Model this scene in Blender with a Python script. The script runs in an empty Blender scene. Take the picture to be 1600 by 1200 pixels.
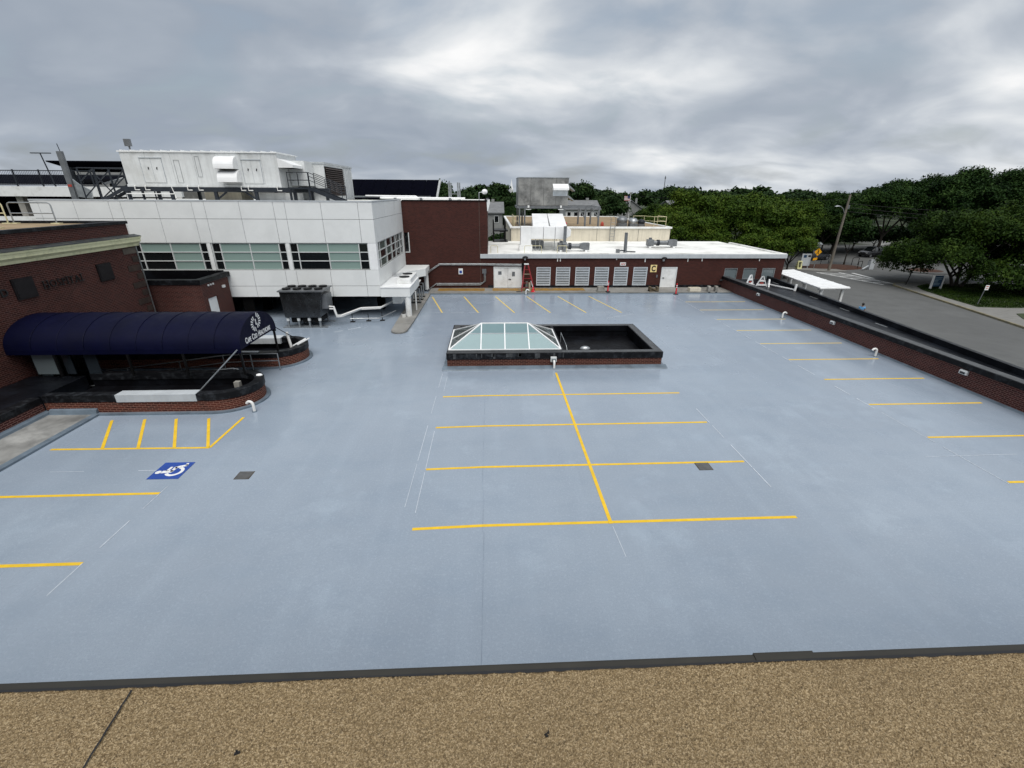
import bpy, math, random
import numpy as np
from mathutils import Vector, Matrix
R = math.radians
scene = bpy.context.scene
COL = scene.collection

# ------------------------------------------------------------------ camera
PITCH, ROLL, YAW, CAMZ = 0.4005, -0.00629, 0.04671, 8.024
f_ = Vector((math.sin(YAW)*math.cos(PITCH), math.cos(YAW)*math.cos(PITCH), -math.sin(PITCH)))
r_ = Vector((math.cos(YAW), -math.sin(YAW), 0)); d_ = f_.cross(r_)
r2 = math.cos(ROLL)*r_ + math.sin(ROLL)*d_; d2 = -math.sin(ROLL)*r_ + math.cos(ROLL)*d_
cam_d = bpy.data.cameras.new('camera'); cam = bpy.data.objects.new('camera', cam_d); COL.objects.link(cam)
cam_d.sensor_width = 36; cam_d.sensor_fit = 'HORIZONTAL'; cam_d.lens = 704.8/1600*36
cam_d.clip_start = 0.05; cam_d.clip_end = 6000
mw = Matrix((r2, -d2, -f_)).transposed().to_4x4(); mw.translation = Vector((0, 0, CAMZ))
cam.matrix_world = mw
scene.camera = cam

# ------------------------------------------------------------------ sky, sun, exposure
SUN_EL, SUN_AZ = R(60), R(172)          # azimuth clockwise from +Y: behind the camera
wd = bpy.data.worlds.new('World'); scene.world = wd; wd.use_nodes = True
nt = wd.node_tree; nt.nodes.clear()
def wn(t, **k):
    n = nt.nodes.new(t)
    for a, b in k.items(): setattr(n, a, b)
    return n
wl = nt.links.new
wout = wn('ShaderNodeOutputWorld')
sky = wn('ShaderNodeTexSky', sky_type='NISHITA'); sky.sun_disc = False
sky.sun_elevation = SUN_EL; sky.sun_rotation = SUN_AZ; sky.air_density = 1.4; sky.dust_density = 3.0
bg1 = wn('ShaderNodeBackground'); bg1.inputs[1].default_value = 0.07
wl(sky.outputs[0], bg1.inputs[0])
tc = wn('ShaderNodeTexCoord'); sp = wn('ShaderNodeSeparateXYZ'); wl(tc.outputs['Generated'], sp.inputs[0])
def wm(op, a, b=None):
    n = wn('ShaderNodeMath', operation=op)
    for i, q in enumerate((a, b)):
        if q is None: continue
        if isinstance(q, (int, float)): n.inputs[i].default_value = q
        else: wl(q, n.inputs[i])
    return n.outputs[0]
zz = wm('ADD', wm('MAXIMUM', sp.outputs[2], 0.0), 0.30)
cb = wn('ShaderNodeCombineXYZ'); wl(wm('DIVIDE', sp.outputs[0], zz), cb.inputs[0]); wl(wm('DIVIDE', sp.outputs[1], zz), cb.inputs[1])
cb.inputs[2].default_value = 3.7
def wnoise(scale, detail, rough, dist, off):
    mp = wn('ShaderNodeMapping'); mp.inputs['Location'].default_value = off; wl(cb.outputs[0], mp.inputs[0])
    mp.inputs['Scale'].default_value = (0.9, 1.1, 1)
    n = wn('ShaderNodeTexNoise'); n.inputs['Scale'].default_value = scale; n.inputs['Detail'].default_value = detail
    n.inputs['Roughness'].default_value = rough; n.inputs['Distortion'].default_value = dist
    wl(mp.outputs[0], n.inputs['Vector']); return n.outputs['Fac']
SKY_OFF = (2.42, 8.92, 3); FINE_OFF = (4.1, 7.7, 2)
big = wnoise(1.15, 4, 0.45, 0.3, SKY_OFF); fine = wnoise(2.6, 6, 0.5, 0.35, FINE_OFF)
mixv = wm('ADD', wm('MULTIPLY', big, 0.66), wm('MULTIPLY', fine, 0.34))
rp = wn('ShaderNodeValToRGB'); wl(mixv, rp.inputs[0])
e = rp.color_ramp; e.elements[0].position = 0.36; e.elements[0].color = (0.205, 0.236, 0.282, 1)
e.elements[1].position = 0.655; e.elements[1].color = (0.60, 0.60, 0.60, 1)
q = e.elements.new(0.44); q.color = (0.245, 0.275, 0.318, 1)
q = e.elements.new(0.515); q.color = (0.325, 0.352, 0.388, 1)
q = e.elements.new(0.58); q.color = (0.44, 0.46, 0.48, 1)
bg2 = wn('ShaderNodeBackground'); wl(rp.outputs[0], bg2.inputs[0]); bg2.inputs[1].default_value = 0.90
mr = wn('ShaderNodeMapRange'); wl(fine, mr.inputs[0]); mr.inputs[1].default_value = 0.30; mr.inputs[2].default_value = 0.48
mr.inputs[3].default_value = 0.72; mr.inputs[4].default_value = 1.0
mx = wn('ShaderNodeMixShader'); wl(mr.outputs[0], mx.inputs[0]); wl(bg1.outputs[0], mx.inputs[1]); wl(bg2.outputs[0], mx.inputs[2])
wl(mx.outputs[0], wout.inputs[0])
sun_d = bpy.data.lights.new('sun', 'SUN'); sun_d.energy = 1.5; sun_d.angle = R(50); sun_d.color = (1.0, 0.97, 0.93)
sun = bpy.data.objects.new('sun', sun_d); COL.objects.link(sun)
sdir = Vector((math.sin(SUN_AZ)*math.cos(SUN_EL), math.cos(SUN_AZ)*math.cos(SUN_EL), math.sin(SUN_EL)))
sun.rotation_euler = sdir.to_track_quat('Z', 'Y').to_euler(); sun.location = sdir*60
vs = scene.view_settings; vs.view_transform = 'Standard'; vs.look = 'None'; vs.gamma = 1; vs.exposure = 0.85
vs.use_curve_mapping = False
scene.cycles.max_bounces = 6; scene.cycles.transparent_max_bounces = 12

# ------------------------------------------------------------------ materials
MAT = {}
class NT:
    def __init__(s, name):
        m = bpy.data.materials.new(name); m.use_nodes = True; s.m = m; s.t = m.node_tree
        s.p = s.t.nodes['Principled BSDF']; s.L = s.t.links.new
        s.geo = s.n('ShaderNodeNewGeometry')
    def n(s, t, **k):
        n = s.t.nodes.new(t)
        for a, b in k.items(): setattr(n, a, b)
        return n
    def math(s, op, a, b=None, c=None):
        n = s.n('ShaderNodeMath', operation=op)
        for i, q in enumerate((a, b, c)):
            if q is None: continue
            if isinstance(q, (int, float)): n.inputs[i].default_value = q
            else: s.L(q, n.inputs[i])
        return n.outputs[0]
    def noise(s, scale, detail=4, rough=.55, vec=None, stretch=None):
        v = vec or s.geo.outputs['Position']
        if stretch:
            mp = s.n('ShaderNodeMapping'); mp.inputs['Scale'].default_value = stretch; s.L(v, mp.inputs[0]); v = mp.outputs[0]
        n = s.n('ShaderNodeTexNoise'); n.inputs['Scale'].default_value = scale; n.inputs['Detail'].default_value = detail
        n.inputs['Roughness'].default_value = rough; s.L(v, n.inputs['Vector']); return n.outputs['Fac']
    def ramp(s, fac, stops):
        n = s.n('ShaderNodeValToRGB'); s.L(fac, n.inputs[0]); e = n.color_ramp
        while len(e.elements) < len(stops): e.elements.new(.5)
        for el, (p, c) in zip(e.elements, stops):
            el.position = p; el.color = (*c, 1) if len(c) == 3 else c
        return n.outputs[0]
    def mix(s, fac, a, b, blend='MIX'):
        n = s.n('ShaderNodeMix', data_type='RGBA', blend_type=blend)
        if isinstance(fac, (int, float)): n.inputs[0].default_value = fac
        else: s.L(fac, n.inputs[0])
        for i, q in ((6, a), (7, b)):
            if isinstance(q, tuple): n.inputs[i].default_value = (*q, 1)
            else: s.L(q, n.inputs[i])
        return n.outputs[2]
    def bump(s, h, strength, dist=.02):
        b = s.n('ShaderNodeBump'); b.inputs['Strength'].default_value = strength; b.inputs['Distance'].default_value = dist
        s.L(h, b.inputs['Height']); s.L(b.outputs[0], s.p.inputs['Normal'])
def sc(c, k): return tuple(min(1, x*k) for x in c)
def M(name, col, rough=.6, metal=0, var=.18, scale=2.0, streak=0, bump=0, bscale=60, spec=.5, dirt=None, dirt_amt=.5, dirt_scale=.6):
    k = NT(name); p = k.p
    a = k.noise(scale, 5, .6)
    c = k.ramp(a, [(.3, sc(col, 1-var)), (.7, sc(col, 1+var))])
    if streak:
        sn = k.noise(1.0, 5, .6, stretch=(5, 5, .35))
        c = k.mix(k.ramp(sn, [(.45, (0, 0, 0)), (.75, (streak,)*3)]), c, sc(col, .35))
    if dirt:
        dn = k.noise(dirt_scale, 6, .65)
        c = k.mix(k.ramp(dn, [(.5, (0, 0, 0)), (.68, (dirt_amt,)*3)]), c, dirt)
    k.L(c, p.inputs['Base Color'])
    rr = k.ramp(k.noise(scale*2.3, 3), [(.3, (max(.02, rough-.08),)*3), (.7, (min(1, rough+.08),)*3)])
    k.L(rr, p.inputs['Roughness'])
    p.inputs['Metallic'].default_value = metal; p.inputs['Specular IOR Level'].default_value = spec
    if bump: k.bump(k.noise(bscale, 4), bump)
    MAT[name] = k.m
    return k.m
def brick(name, c1, c2, mortar, uv=False, stain=.35, bw=.225, rh=.076, ms=.012):
    k = NT(name); p = k.p
    if uv:
        u = k.n('ShaderNodeUVMap'); vec = u.outputs[0]
    else:
        s1 = k.n('ShaderNodeSeparateXYZ'); k.L(k.geo.outputs['Position'], s1.inputs[0])
        s2 = k.n('ShaderNodeSeparateXYZ'); k.L(k.geo.outputs['Normal'], s2.inputs[0])
        isx = k.math('GREATER_THAN', k.math('ABSOLUTE', s2.outputs[0]), .7)
        h = k.math('ADD', k.math('MULTIPLY', s1.outputs[1], isx), k.math('MULTIPLY', s1.outputs[0], k.math('SUBTRACT', 1.0, isx)))
        cc = k.n('ShaderNodeCombineXYZ'); k.L(h, cc.inputs[0]); k.L(s1.outputs[2], cc.inputs[1]); vec = cc.outputs[0]
    b = k.n('ShaderNodeTexBrick'); k.L(vec, b.inputs['Vector'])
    b.inputs['Color1'].default_value = (*c1, 1); b.inputs['Color2'].default_value = (*c2, 1); b.inputs['Mortar'].default_value = (*mortar, 1)
    b.inputs['Scale'].default_value = 1; b.inputs['Mortar Size'].default_value = ms; b.inputs['Mortar Smooth'].default_value = .3
    b.inputs['Brick Width'].default_value = bw; b.inputs['Row Height'].default_value = rh; b.inputs['Bias'].default_value = -.1
    c = b.outputs['Color']
    c = k.mix(k.ramp(k.noise(.55, 6, .65), [(.42, (0, 0, 0)), (.72, (stain,)*3)]), c, sc(c1, .35))
    c = k.mix(k.ramp(k.noise(1.2, 4, .6, stretch=(3, 3, .3)), [(.5, (0, 0, 0)), (.8, (stain*.8,)*3)]), c, sc(mortar, .8))
    k.L(c, p.inputs['Base Color']); p.inputs['Roughness'].default_value = .8; p.inputs['Specular IOR Level'].default_value = .25
    inv = k.math('SUBTRACT', 1.0, b.outputs['Fac'])
    k.bump(inv, .4, .008); MAT[name] = k.m
    return k.m
def glass(name, col, alpha, rough=.04):
    k = NT(name); p = k.p; p.inputs['Base Color'].default_value = (*col, 1); p.inputs['Roughness'].default_value = rough
    p.inputs['Alpha'].default_value = alpha; p.inputs['Specular IOR Level'].default_value = .7
    k.bump(k.noise(1.2, 2), .05, .02); MAT[name] = k.m
    return k.m

brick('brick_hospital', (.060, .0150, .0105), (.024, .0070, .0058), (.130, .068, .058), stain=.30)
brick('brick_far', (.058, .0150, .0105), (.028, .008, .0065), (.070, .030, .024), stain=.25)
brick('brick_parapet', (.068, .0155, .012), (.026, .0075, .0065), (.205, .112, .097), stain=.2)
brick('brick_planter', (.090, .0185, .0105), (.024, .007, .0055), (.24, .12, .085), uv=True, stain=.2)
brick('brick_curb', (.060, .0145, .0095), (.022, .0065, .0055), (.18, .09, .065), stain=.2)
M('coping_black', (.0055, .006, .0075), .5, var=.4, scale=3, spec=.16, dirt=(.050, .056, .064), dirt_amt=.55, dirt_scale=3.5)  # pale scuffs for wear and drips, with highlights put into the colour
M('membrane_black', (.0055, .0065, .009), .4, var=.5, scale=1.2, spec=.16, dirt=(.016, .020, .027), dirt_amt=.6, dirt_scale=.8)
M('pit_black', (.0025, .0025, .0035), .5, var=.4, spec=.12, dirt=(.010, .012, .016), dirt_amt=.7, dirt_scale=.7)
M('drip_grey', (.045, .048, .052), .6, var=.5, scale=8)
M('coping_grey', (.060, .063, .066), .4, var=.2, spec=.3, dirt=(.02, .02, .022), dirt_amt=.5)
M('cove_grey', (.135, .175, .215), .45, var=.2, dirt=(.07, .09, .11), dirt_amt=.6, dirt_scale=1.5)
M('concrete', (.27, .26, .235), .85, var=.22, scale=1.5, bump=.3, bscale=25, dirt=(.11, .105, .09), dirt_amt=.65, dirt_scale=.9)
M('slab_wet', (.25, .25, .24), .45, var=.4, scale=1.1, bump=.2, bscale=20, dirt=(.48, .48, .46), dirt_amt=.7, dirt_scale=.8)
M('kerb_concrete', (.22, .215, .20), .8, var=.25, scale=1.2, dirt=(.10, .09, .07), dirt_amt=.6)
M('ochre_worn', (.25, .135, .02), .75, var=.3, dirt=(.17, .15, .11), dirt_amt=.9, dirt_scale=1.4)
M('panel_white', (.73, .745, .735), .55, var=.04, scale=.8, dirt=(.64, .655, .645), dirt_amt=.5, dirt_scale=.7)
M('panel_gap', (.07, .075, .08), .8)
M('white_paint', (.76, .77, .76), .5, var=.06, dirt=(.42, .41, .38), dirt_amt=.5, dirt_scale=1.1)
M('white_metal', (.66, .68, .68), .38, var=.07, streak=.25, dirt=(.40, .40, .37), dirt_amt=.4)
M('white_bright', (.82, .83, .83), .4, var=.05, dirt=(.5, .5, .48), dirt_amt=.3)
M('white_roof', (.80, .80, .77), .7, var=.06, scale=.6, dirt=(.34, .33, .30), dirt_amt=.75, dirt_scale=.33)
M('fascia_grey', (.46, .49, .51), .45, var=.08, streak=.15)
M('pvc', (.72, .72, .70), .35, var=.05)
M('cornice_cream', (.80, .79, .50), .55, var=.08, streak=.15, dirt=(.30, .31, .15), dirt_amt=.5, dirt_scale=2)
M('slate_ledge', (.035, .042, .045), .6, var=.5, dirt=(.12, .12, .09), dirt_amt=.6, dirt_scale=3)
M('stone_quoin', (.036, .022, .016), .8, var=.4, scale=3)
M('stone_quoin_pale', (.09, .075, .06), .8, var=.3, scale=3)
M('plaque_dark', (.013, .011, .0125), .5, var=.3, spec=.2)
M('letter_black', (.006, .006, .007), .5, var=.2)
M('tan_gravel', (.26, .19, .11), .95, var=.25, scale=.7, bump=.8, bscale=14)
M('tan_wall', (.62, .57, .46), .8, var=.06, streak=.3)
M('awning_navy', (.0012, .0020, .0165), .6, var=.2, scale=1.0, bump=.08, bscale=3, spec=.12)
M('black_metal', (.004, .004, .0045), .5, var=.3, spec=.2)
M('void_shade', (.003, .003, .003), .9, spec=.1)  # near-black standing for shade inside openings, louvres and the undercroft
M('steel_dark', (.022, .027, .035), .5, metal=.2, var=.25, spec=.3)
M('steel_grey', (.19, .20, .21), .45, metal=.6, var=.2)
M('galvanised', (.36, .38, .39), .38, metal=.75, var=.25, scale=4)
M('stainless', (.42, .43, .44), .28, metal=.85, var=.15)
M('sheet_metal_wet', (.25, .25, .24), .35, metal=.45, var=.5, scale=1.1, dirt=(.50, .49, .46), dirt_amt=.75, dirt_scale=.8)
M('chiller_dark', (.10, .105, .11), .24, metal=.9, var=.25, scale=1.3)
M('louver_grey', (.56, .61, .65), .4, metal=.1, var=.1)
M('louver_brown', (.045, .030, .024), .6, var=.3)
M('window_frame', (.58, .60, .59), .4, var=.05)
glass('glass_dark', (.008, .010, .011), 1.0, .03)
k_ = glass('glass_pale', (.235, .325, .295), 1.0, .08)
glass('glass_mid', (.085, .13, .115), 1.0, .05)
glass('glass_glint', (.020, .026, .032), 1.0, .06)  # dark blue of the glints on the entrance glazing
glass('glass_grey', (.135, .165, .175), 1.0, .12)
glass('skylight_glass', (.40, .53, .54), .62, .06)
glass('skylight_shaded', (.22, .33, .35), .66, .05)  # darker glass copy, shade of the back slope put into its colour
glass('skylight_hip', (.12, .15, .15), .45, .04)
M('yellow_line', (.76, .485, .014), .55, var=.14, scale=5, dirt=(.55, .36, .05), dirt_amt=.5, dirt_scale=2.5)
M('yellow_line_far', (.70, .51, .12), .5, var=.10, scale=4)
M('chalk', (.52, .57, .62), .8, var=.2, scale=9)
M('seam_dark', (.19, .235, .295), .6, var=.3)
M('sign_blue', (.010, .055, .30), .45, var=.1)
M('sign_white', (.75, .76, .75), .45, var=.04)
M('drain_iron', (.075, .065, .05), .7, metal=.2, var=.5, scale=8)
M('yellow_rail', (.58, .53, .32), .5, var=.2)
M('red_ladder', (.22, .012, .016), .45, var=.3)
M('red_post', (.62, .012, .020), .45, var=.15)
M('rubber', (.008, .008, .008), .7)
M('sign_yellow', (.78, .62, .28), .5, var=.08)
M('warn_yellow', (.80, .38, .012), .45, var=.08)
M('board_green', (.66, .64, .33), .5)
M('wood_brown', (.11, .085, .05), .85, var=.4, scale=6)
M('mat_roll_green', (.10, .12, .10), .8, var=.3)
M('mat_roll_beige', (.30, .26, .18), .8, var=.2)
M('solar_navy', (.0013, .0015, .0045), .7, var=.3, spec=.01)
M('solar_rail', (.42, .43, .42), .5, metal=.3)
M('asphalt', (.100, .103, .101), .85, var=.16, scale=.5, bump=.2, bscale=30, dirt=(.078, .080, .079), dirt_amt=.6, dirt_scale=.25)
M('pavement', (.185, .182, .17), .85, var=.15, scale=1.5)
M('kerb_yellow', (.20, .175, .105), .8, var=.35, dirt=(.17, .165, .15), dirt_amt=.8, dirt_scale=1.5)
M('road_paint', (.68, .69, .68), .7, var=.12, dirt=(.2, .2, .2), dirt_amt=.5, dirt_scale=2)
M('mulch', (.050, .020, .011), .95, var=.4, scale=3, bump=.8, bscale=10)
M('wood_pole', (.15, .132, .108), .9, var=.3, scale=2)
M('bark', (.028, .023, .018), .95, var=.4, scale=5, bump=.6, bscale=12)
M('shingle_grey', (.16, .165, .17), .9, var=.2, scale=1.2)
M('siding_grey', (.22, .225, .22), .8, var=.15)
M('siding_white', (.52, .53, .52), .7, var=.06)
M('sign_blue_dark', (.012, .045, .10), .4, var=.15)
M('text_pale', (.25, .34, .40), .5)
M('skin', (.30, .17, .11), .6, var=.1)
M('shirt_blue', (.10, .28, .50), .8, var=.15)
M('trouser_dark', (.02, .022, .03), .8)
M('hair_dark', (.010, .008, .007), .6)
M('tyre', (.010, .010, .010), .8)
M('rim', (.30, .31, .32), .35, metal=.7)
M('lamp_glass', (.55, .56, .55), .2)
M('tail_red', (.22, .008, .008), .3)
M('red_stripe', (.40, .05, .03), .6)
M('flag_red', (.30, .04, .05), .8)
M('flag_blue', (.02, .03, .12), .8)
M('bucket_white', (.66, .66, .63), .5)
for nm, c in (('paint_black', (.010, .010, .012)), ('paint_white', (.55, .56, .56)), ('paint_silver', (.30, .31, .32)), ('paint_blue', (.02, .035, .09))):
    M(nm, c, .22, var=.04, spec=.6)

def deck_material():
    k = NT('deck_coating'); p = k.p
    base = k.ramp(k.noise(.16, 5, .6), [(.3, (.244, .290, .348)), (.7, (.292, .346, .410))])
    pass1 = k.noise(.9, 6, .65, stretch=(.6, 1.0, 1))
    c = k.mix(k.ramp(pass1, [(.46, (0, 0, 0)), (.72, (.40,)*3)]), base, (.200, .256, .325))
    lap = k.noise(1.0, 3, .5, stretch=(1.4, .10, 1))
    c = k.mix(k.ramp(lap, [(.5, (0, 0, 0)), (.66, (.13,)*3)]), c, (.352, .420, .498))
    blot = k.noise(.35, 7, .7)
    c = k.mix(k.ramp(blot, [(.55, (0, 0, 0)), (.66, (.38,)*3)]), c, (.358, .428, .502))
    grain = k.noise(42, 3, .7)
    c = k.mix(k.ramp(grain, [(.35, (.5,)*3), (.5, (0, 0, 0))]), c, (.183, .232, .295))
    grain2 = k.noise(16, 3, .7)
    c = k.mix(k.ramp(grain2, [(.52, (0, 0, 0)), (.72, (.35,)*3)]), c, (.385, .455, .54))
    k.L(c, p.inputs['Base Color'])
    wet = k.noise(.13, 5, .6, stretch=(1, .8, 1))
    rr = k.ramp(wet, [(.36, (.15,)*3), (.66, (.34,)*3)])
    k.L(rr, p.inputs['Roughness']); p.inputs['Specular IOR Level'].default_value = .5
    k.bump(k.noise(28, 3, .6), .035, .004); MAT['deck'] = k.m
deck_material()
def gravel_material():
    k = NT('roof_gravel'); p = k.p
    v = k.n('ShaderNodeTexVoronoi'); v.inputs['Scale'].default_value = 290; k.L(k.geo.outputs['Position'], v.inputs['Vector'])
    rgb = k.n('ShaderNodeSeparateColor'); k.L(v.outputs['Color'], rgb.inputs[0])
    c = k.ramp(rgb.outputs[0], [(.0, (.115, .077, .038)), (.3, (.195, .140, .074)), (.7, (.300, .224, .125)), (1, (.44, .345, .215))])
    c = k.mix(k.ramp(k.noise(2.2, 5, .6), [(.4, (0, 0, 0)), (.75, (.3,)*3)]), c, (.15, .112, .066))
    c = k.mix(k.ramp(k.noise(110, 3, .7), [(.56, (0, 0, 0)), (.68, (.75,)*3)]), c, (.05, .036, .022))
    k.L(c, p.inputs['Base Color']); p.inputs['Roughness'].default_value = .9; p.inputs['Specular IOR Level'].default_value = .2
    k.bump(v.outputs['Distance'], .5, .006); MAT['gravel'] = k.m
gravel_material()
def leaf_material(name, dark, mid, light, s=.45):
    k = NT(name); p = k.p
    oc = k.n('ShaderNodeTexCoord').outputs['Object']
    oi = k.n('ShaderNodeObjectInfo')
    a = k.noise(s, 4, .6, vec=oc); b = k.noise(2.6, 2, .6, vec=oc)
    fac = k.math('ADD', k.math('MULTIPLY', a, .6), k.math('MULTIPLY', b, .4))
    c = k.ramp(fac, [(.38, dark), (.5, mid), (.62, light)])
    c = k.mix(k.math('MULTIPLY', oi.outputs['Random'], .35), c, dark)
    k.L(c, p.inputs['Base Color']); p.inputs['Roughness'].default_value = .6; p.inputs['Specular IOR Level'].default_value = .07
    MAT[name] = k.m
leaf_material('leaf_bright', (.016, .036, .004), (.046, .084, .009), (.092, .132, .017))
leaf_material('leaf_mid', (.007, .018, .003), (.022, .046, .006), (.052, .088, .011))
leaf_material('leaf_dark', (.005, .015, .004), (.016, .040, .008), (.040, .076, .015))
leaf_material('leaf_far', (.008, .022, .007), (.022, .046, .014), (.046, .076, .022))
def ground_material():
    k = NT('ground_turf'); p = k.p
    c = k.ramp(k.noise(.05, 6, .6), [(.35, (.018, .030, .009)), (.65, (.045, .058, .022))])
    c = k.mix(k.ramp(k.noise(9, 3), [(.4, (0, 0, 0)), (.7, (.6,)*3)]), c, (.016, .034, .008))
    k.L(c, p.inputs['Base Color']); p.inputs['Roughness'].default_value = .95; MAT['turf'] = k.m
ground_material()

# ------------------------------------------------------------------ builders
ORG = {}
class B:
    def __init__(s): s.v = []; s.f = []; s.uv = None
    def add(s, vs_, fs_):
        o = len(s.v); s.v += [tuple(q) for q in vs_]; s.f += [tuple(i+o for i in f) for f in fs_]; return s
    def box(s, x0, x1, y0, y1, z0, z1):
        return s.add([(x0,y0,z0),(x1,y0,z0),(x1,y1,z0),(x0,y1,z0),(x0,y0,z1),(x1,y0,z1),(x1,y1,z1),(x0,y1,z1)],
                     [(0,3,2,1),(4,5,6,7),(0,1,5,4),(1,2,6,5),(2,3,7,6),(3,0,4,7)])
    def prism(s, poly, axis, a, b):
        n = len(poly)
        m = {'z': lambda p, h: (p[0], p[1], h), 'x': lambda p, h: (h, p[0], p[1]), 'y': lambda p, h: (p[0], h, p[1])}[axis]
        vs_ = [m(p, a) for p in poly] + [m(p, b) for p in poly]
        return s.add(vs_, [tuple(range(n-1, -1, -1)), tuple(range(n, 2*n))] + [(i, (i+1) % n, n+(i+1) % n, n+i) for i in range(n)])
    def bar(s, p, q, w, h=None):
        p = Vector(p); q = Vector(q); d = (q-p).normalized(); h = h or w
        up = Vector((0, 0, 1)) if abs(d.z) < .95 else Vector((0, 1, 0))
        a = d.cross(up).normalized()*w/2; b = a.cross(d).normalized()*h/2
        return s.add([p-a-b, p+a-b, p+a+b, p-a+b, q-a-b, q+a-b, q+a+b, q-a+b],
                     [(0,1,2,3),(7,6,5,4),(4,5,1,0),(5,6,2,1),(6,7,3,2),(7,4,0,3)])
    def cyl(s, p, q, r, r2_=None, n=10):
        p = Vector(p); q = Vector(q); d = (q-p).normalized(); r2_ = r if r2_ is None else r2_
        up = Vector((0, 0, 1)) if abs(d.z) < .95 else Vector((0, 1, 0))
        a = d.cross(up).normalized(); b = a.cross(d).normalized(); vs_ = []
        for c, rr in ((p, r), (q, r2_)):
            for i in range(n):
                t = 2*math.pi*i/n; vs_.append(c + a*rr*math.cos(t) + b*rr*math.sin(t))
        return s.add(vs_, [tuple(range(n)), tuple(range(2*n-1, n-1, -1))] + [(n+i, n+(i+1) % n, (i+1) % n, i) for i in range(n)])
    def tube(s, pts, r, n=8):
        pts = [Vector(p) for p in pts]; rings = []; prev = None
        for i, p in enumerate(pts):
            d = ((pts[min(i+1, len(pts)-1)] - pts[max(i-1, 0)])).normalized()
            if prev is None:
                up = Vector((0, 0, 1)) if abs(d.z) < .9 else Vector((0, 1, 0)); a = d.cross(up).normalized()
            else:
                a = (prev - d*prev.dot(d)).normalized()
            prev = a; b = a.cross(d)
            rings.append([p + a*r*math.cos(2*math.pi*j/n) + b*r*math.sin(2*math.pi*j/n) for j in range(n)])
        vs_ = [v for rg in rings for v in rg]; fs_ = [tuple(range(n)), tuple(range(len(vs_)-1, len(vs_)-n-1, -1))]
        for i in range(len(pts)-1):
            for j in range(n):
                k = (j+1) % n; fs_.append((i*n+j, (i+1)*n+j, (i+1)*n+k, i*n+k))
        return s.add(vs_, fs_)
    def dome(s, c, rx, ry, rz, n=12, m=6, full=False):
        vs_ = []; fs_ = []; lo = -math.pi/2 if full else 0
        for i in range(m+1):
            t = lo + (math.pi/2-lo)*i/m
            for j in range(n):
                a = 2*math.pi*j/n; vs_.append((c[0]+rx*math.cos(t)*math.cos(a), c[1]+ry*math.cos(t)*math.sin(a), c[2]+rz*math.sin(t)))
        for i in range(m):
            for j in range(n): fs_.append((i*n+j, i*n+(j+1) % n, (i+1)*n+(j+1) % n, (i+1)*n+j))
        fs_.append(tuple(range(n-1, -1, -1)))
        return s.add(vs_, fs_)
    def build(s, name, mat, parent=None, label=None, cat=None, group=None, kind=None, smooth=False, bevel=0, local=False, origin=None):
        if parent is not None: off = Vector((0, 0, 0)) if local else ORG[parent]
        elif origin is not None: off = Vector(origin)
        else:
            xs = [p[0] for p in s.v]; ys = [p[1] for p in s.v]
            off = Vector(((min(xs)+max(xs))/2, (min(ys)+max(ys))/2, min(p[2] for p in s.v)))
        me = bpy.data.meshes.new(name); me.from_pydata([(p[0]-off.x, p[1]-off.y, p[2]-off.z) for p in s.v], [], s.f)
        if s.uv:
            u = me.uv_layers.new(name='UVMap')
            for i, l in enumerate(me.loops): u.data[i].uv = s.uv[l.vertex_index]
        me.materials.append(MAT[mat] if isinstance(mat, str) else mat)
        if smooth:
            for pl in me.polygons: pl.use_smooth = True
            try: me.set_sharp_from_angle(angle=R(40))
            except Exception: pass
        me.update()
        o = bpy.data.objects.new(name, me); COL.objects.link(o); o.parent = parent
        if parent is None: o.location = off
        ORG[o] = off
        if bevel:
            bm_ = o.modifiers.new('bevel', 'BEVEL'); bm_.width = bevel; bm_.segments = 2; bm_.limit_method = 'ANGLE'
        return tag(o, label, cat, group, kind)
def tag(o, label=None, cat=None, group=None, kind=None):
    if label: o['label'] = label
    if cat: o['category'] = cat
    if group: o['group'] = group
    if kind: o['kind'] = kind
    return o
def thing(name, label, cat, loc, group=None, rz=0):
    o = bpy.data.objects.new(name, None); COL.objects.link(o); o.location = loc; o.rotation_euler.z = rz
    o.empty_display_size = .3; ORG[o] = Vector(loc); return tag(o, label, cat, group)
def struct(b, name, mat, **k): return b.build(name, mat, kind='structure', origin=(0, 0, 0), **k)
def kids(o): return [c for c in bpy.data.objects if c.parent is o]
def dup(o, loc, rz=0, scale=None, label=None, group=None, tree=None):
    c = o.copy(); COL.objects.link(c); c.location = loc; c.rotation_euler.z = rz
    if scale: c.scale = scale
    if label: c['label'] = label
    if group: c['group'] = group
    for ch in tree or []:
        d = ch[0].copy(); COL.objects.link(d); d.parent = c
        for g in ch[1]:
            h = g.copy(); COL.objects.link(h); h.parent = d
    return c
def snapshot(o): return [(c, kids(c)) for c in kids(o)]
def wall_y(b, x0, x1, z0, z1, ya, yb, holes):
    xs = sorted({x0, x1, *[h[0] for h in holes], *[h[1] for h in holes]})
    for a, c in zip(xs, xs[1:]):
        zs = [(h[2], h[3]) for h in holes if h[0] <= a+1e-6 and h[1] >= c-1e-6]; cur = z0
        for lo, hi in sorted(zs):
            if lo > cur+1e-6: b.box(a, c, ya, yb, cur, lo)
            cur = hi
        if cur < z1-1e-6: b.box(a, c, ya, yb, cur, z1)
    return b
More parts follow.
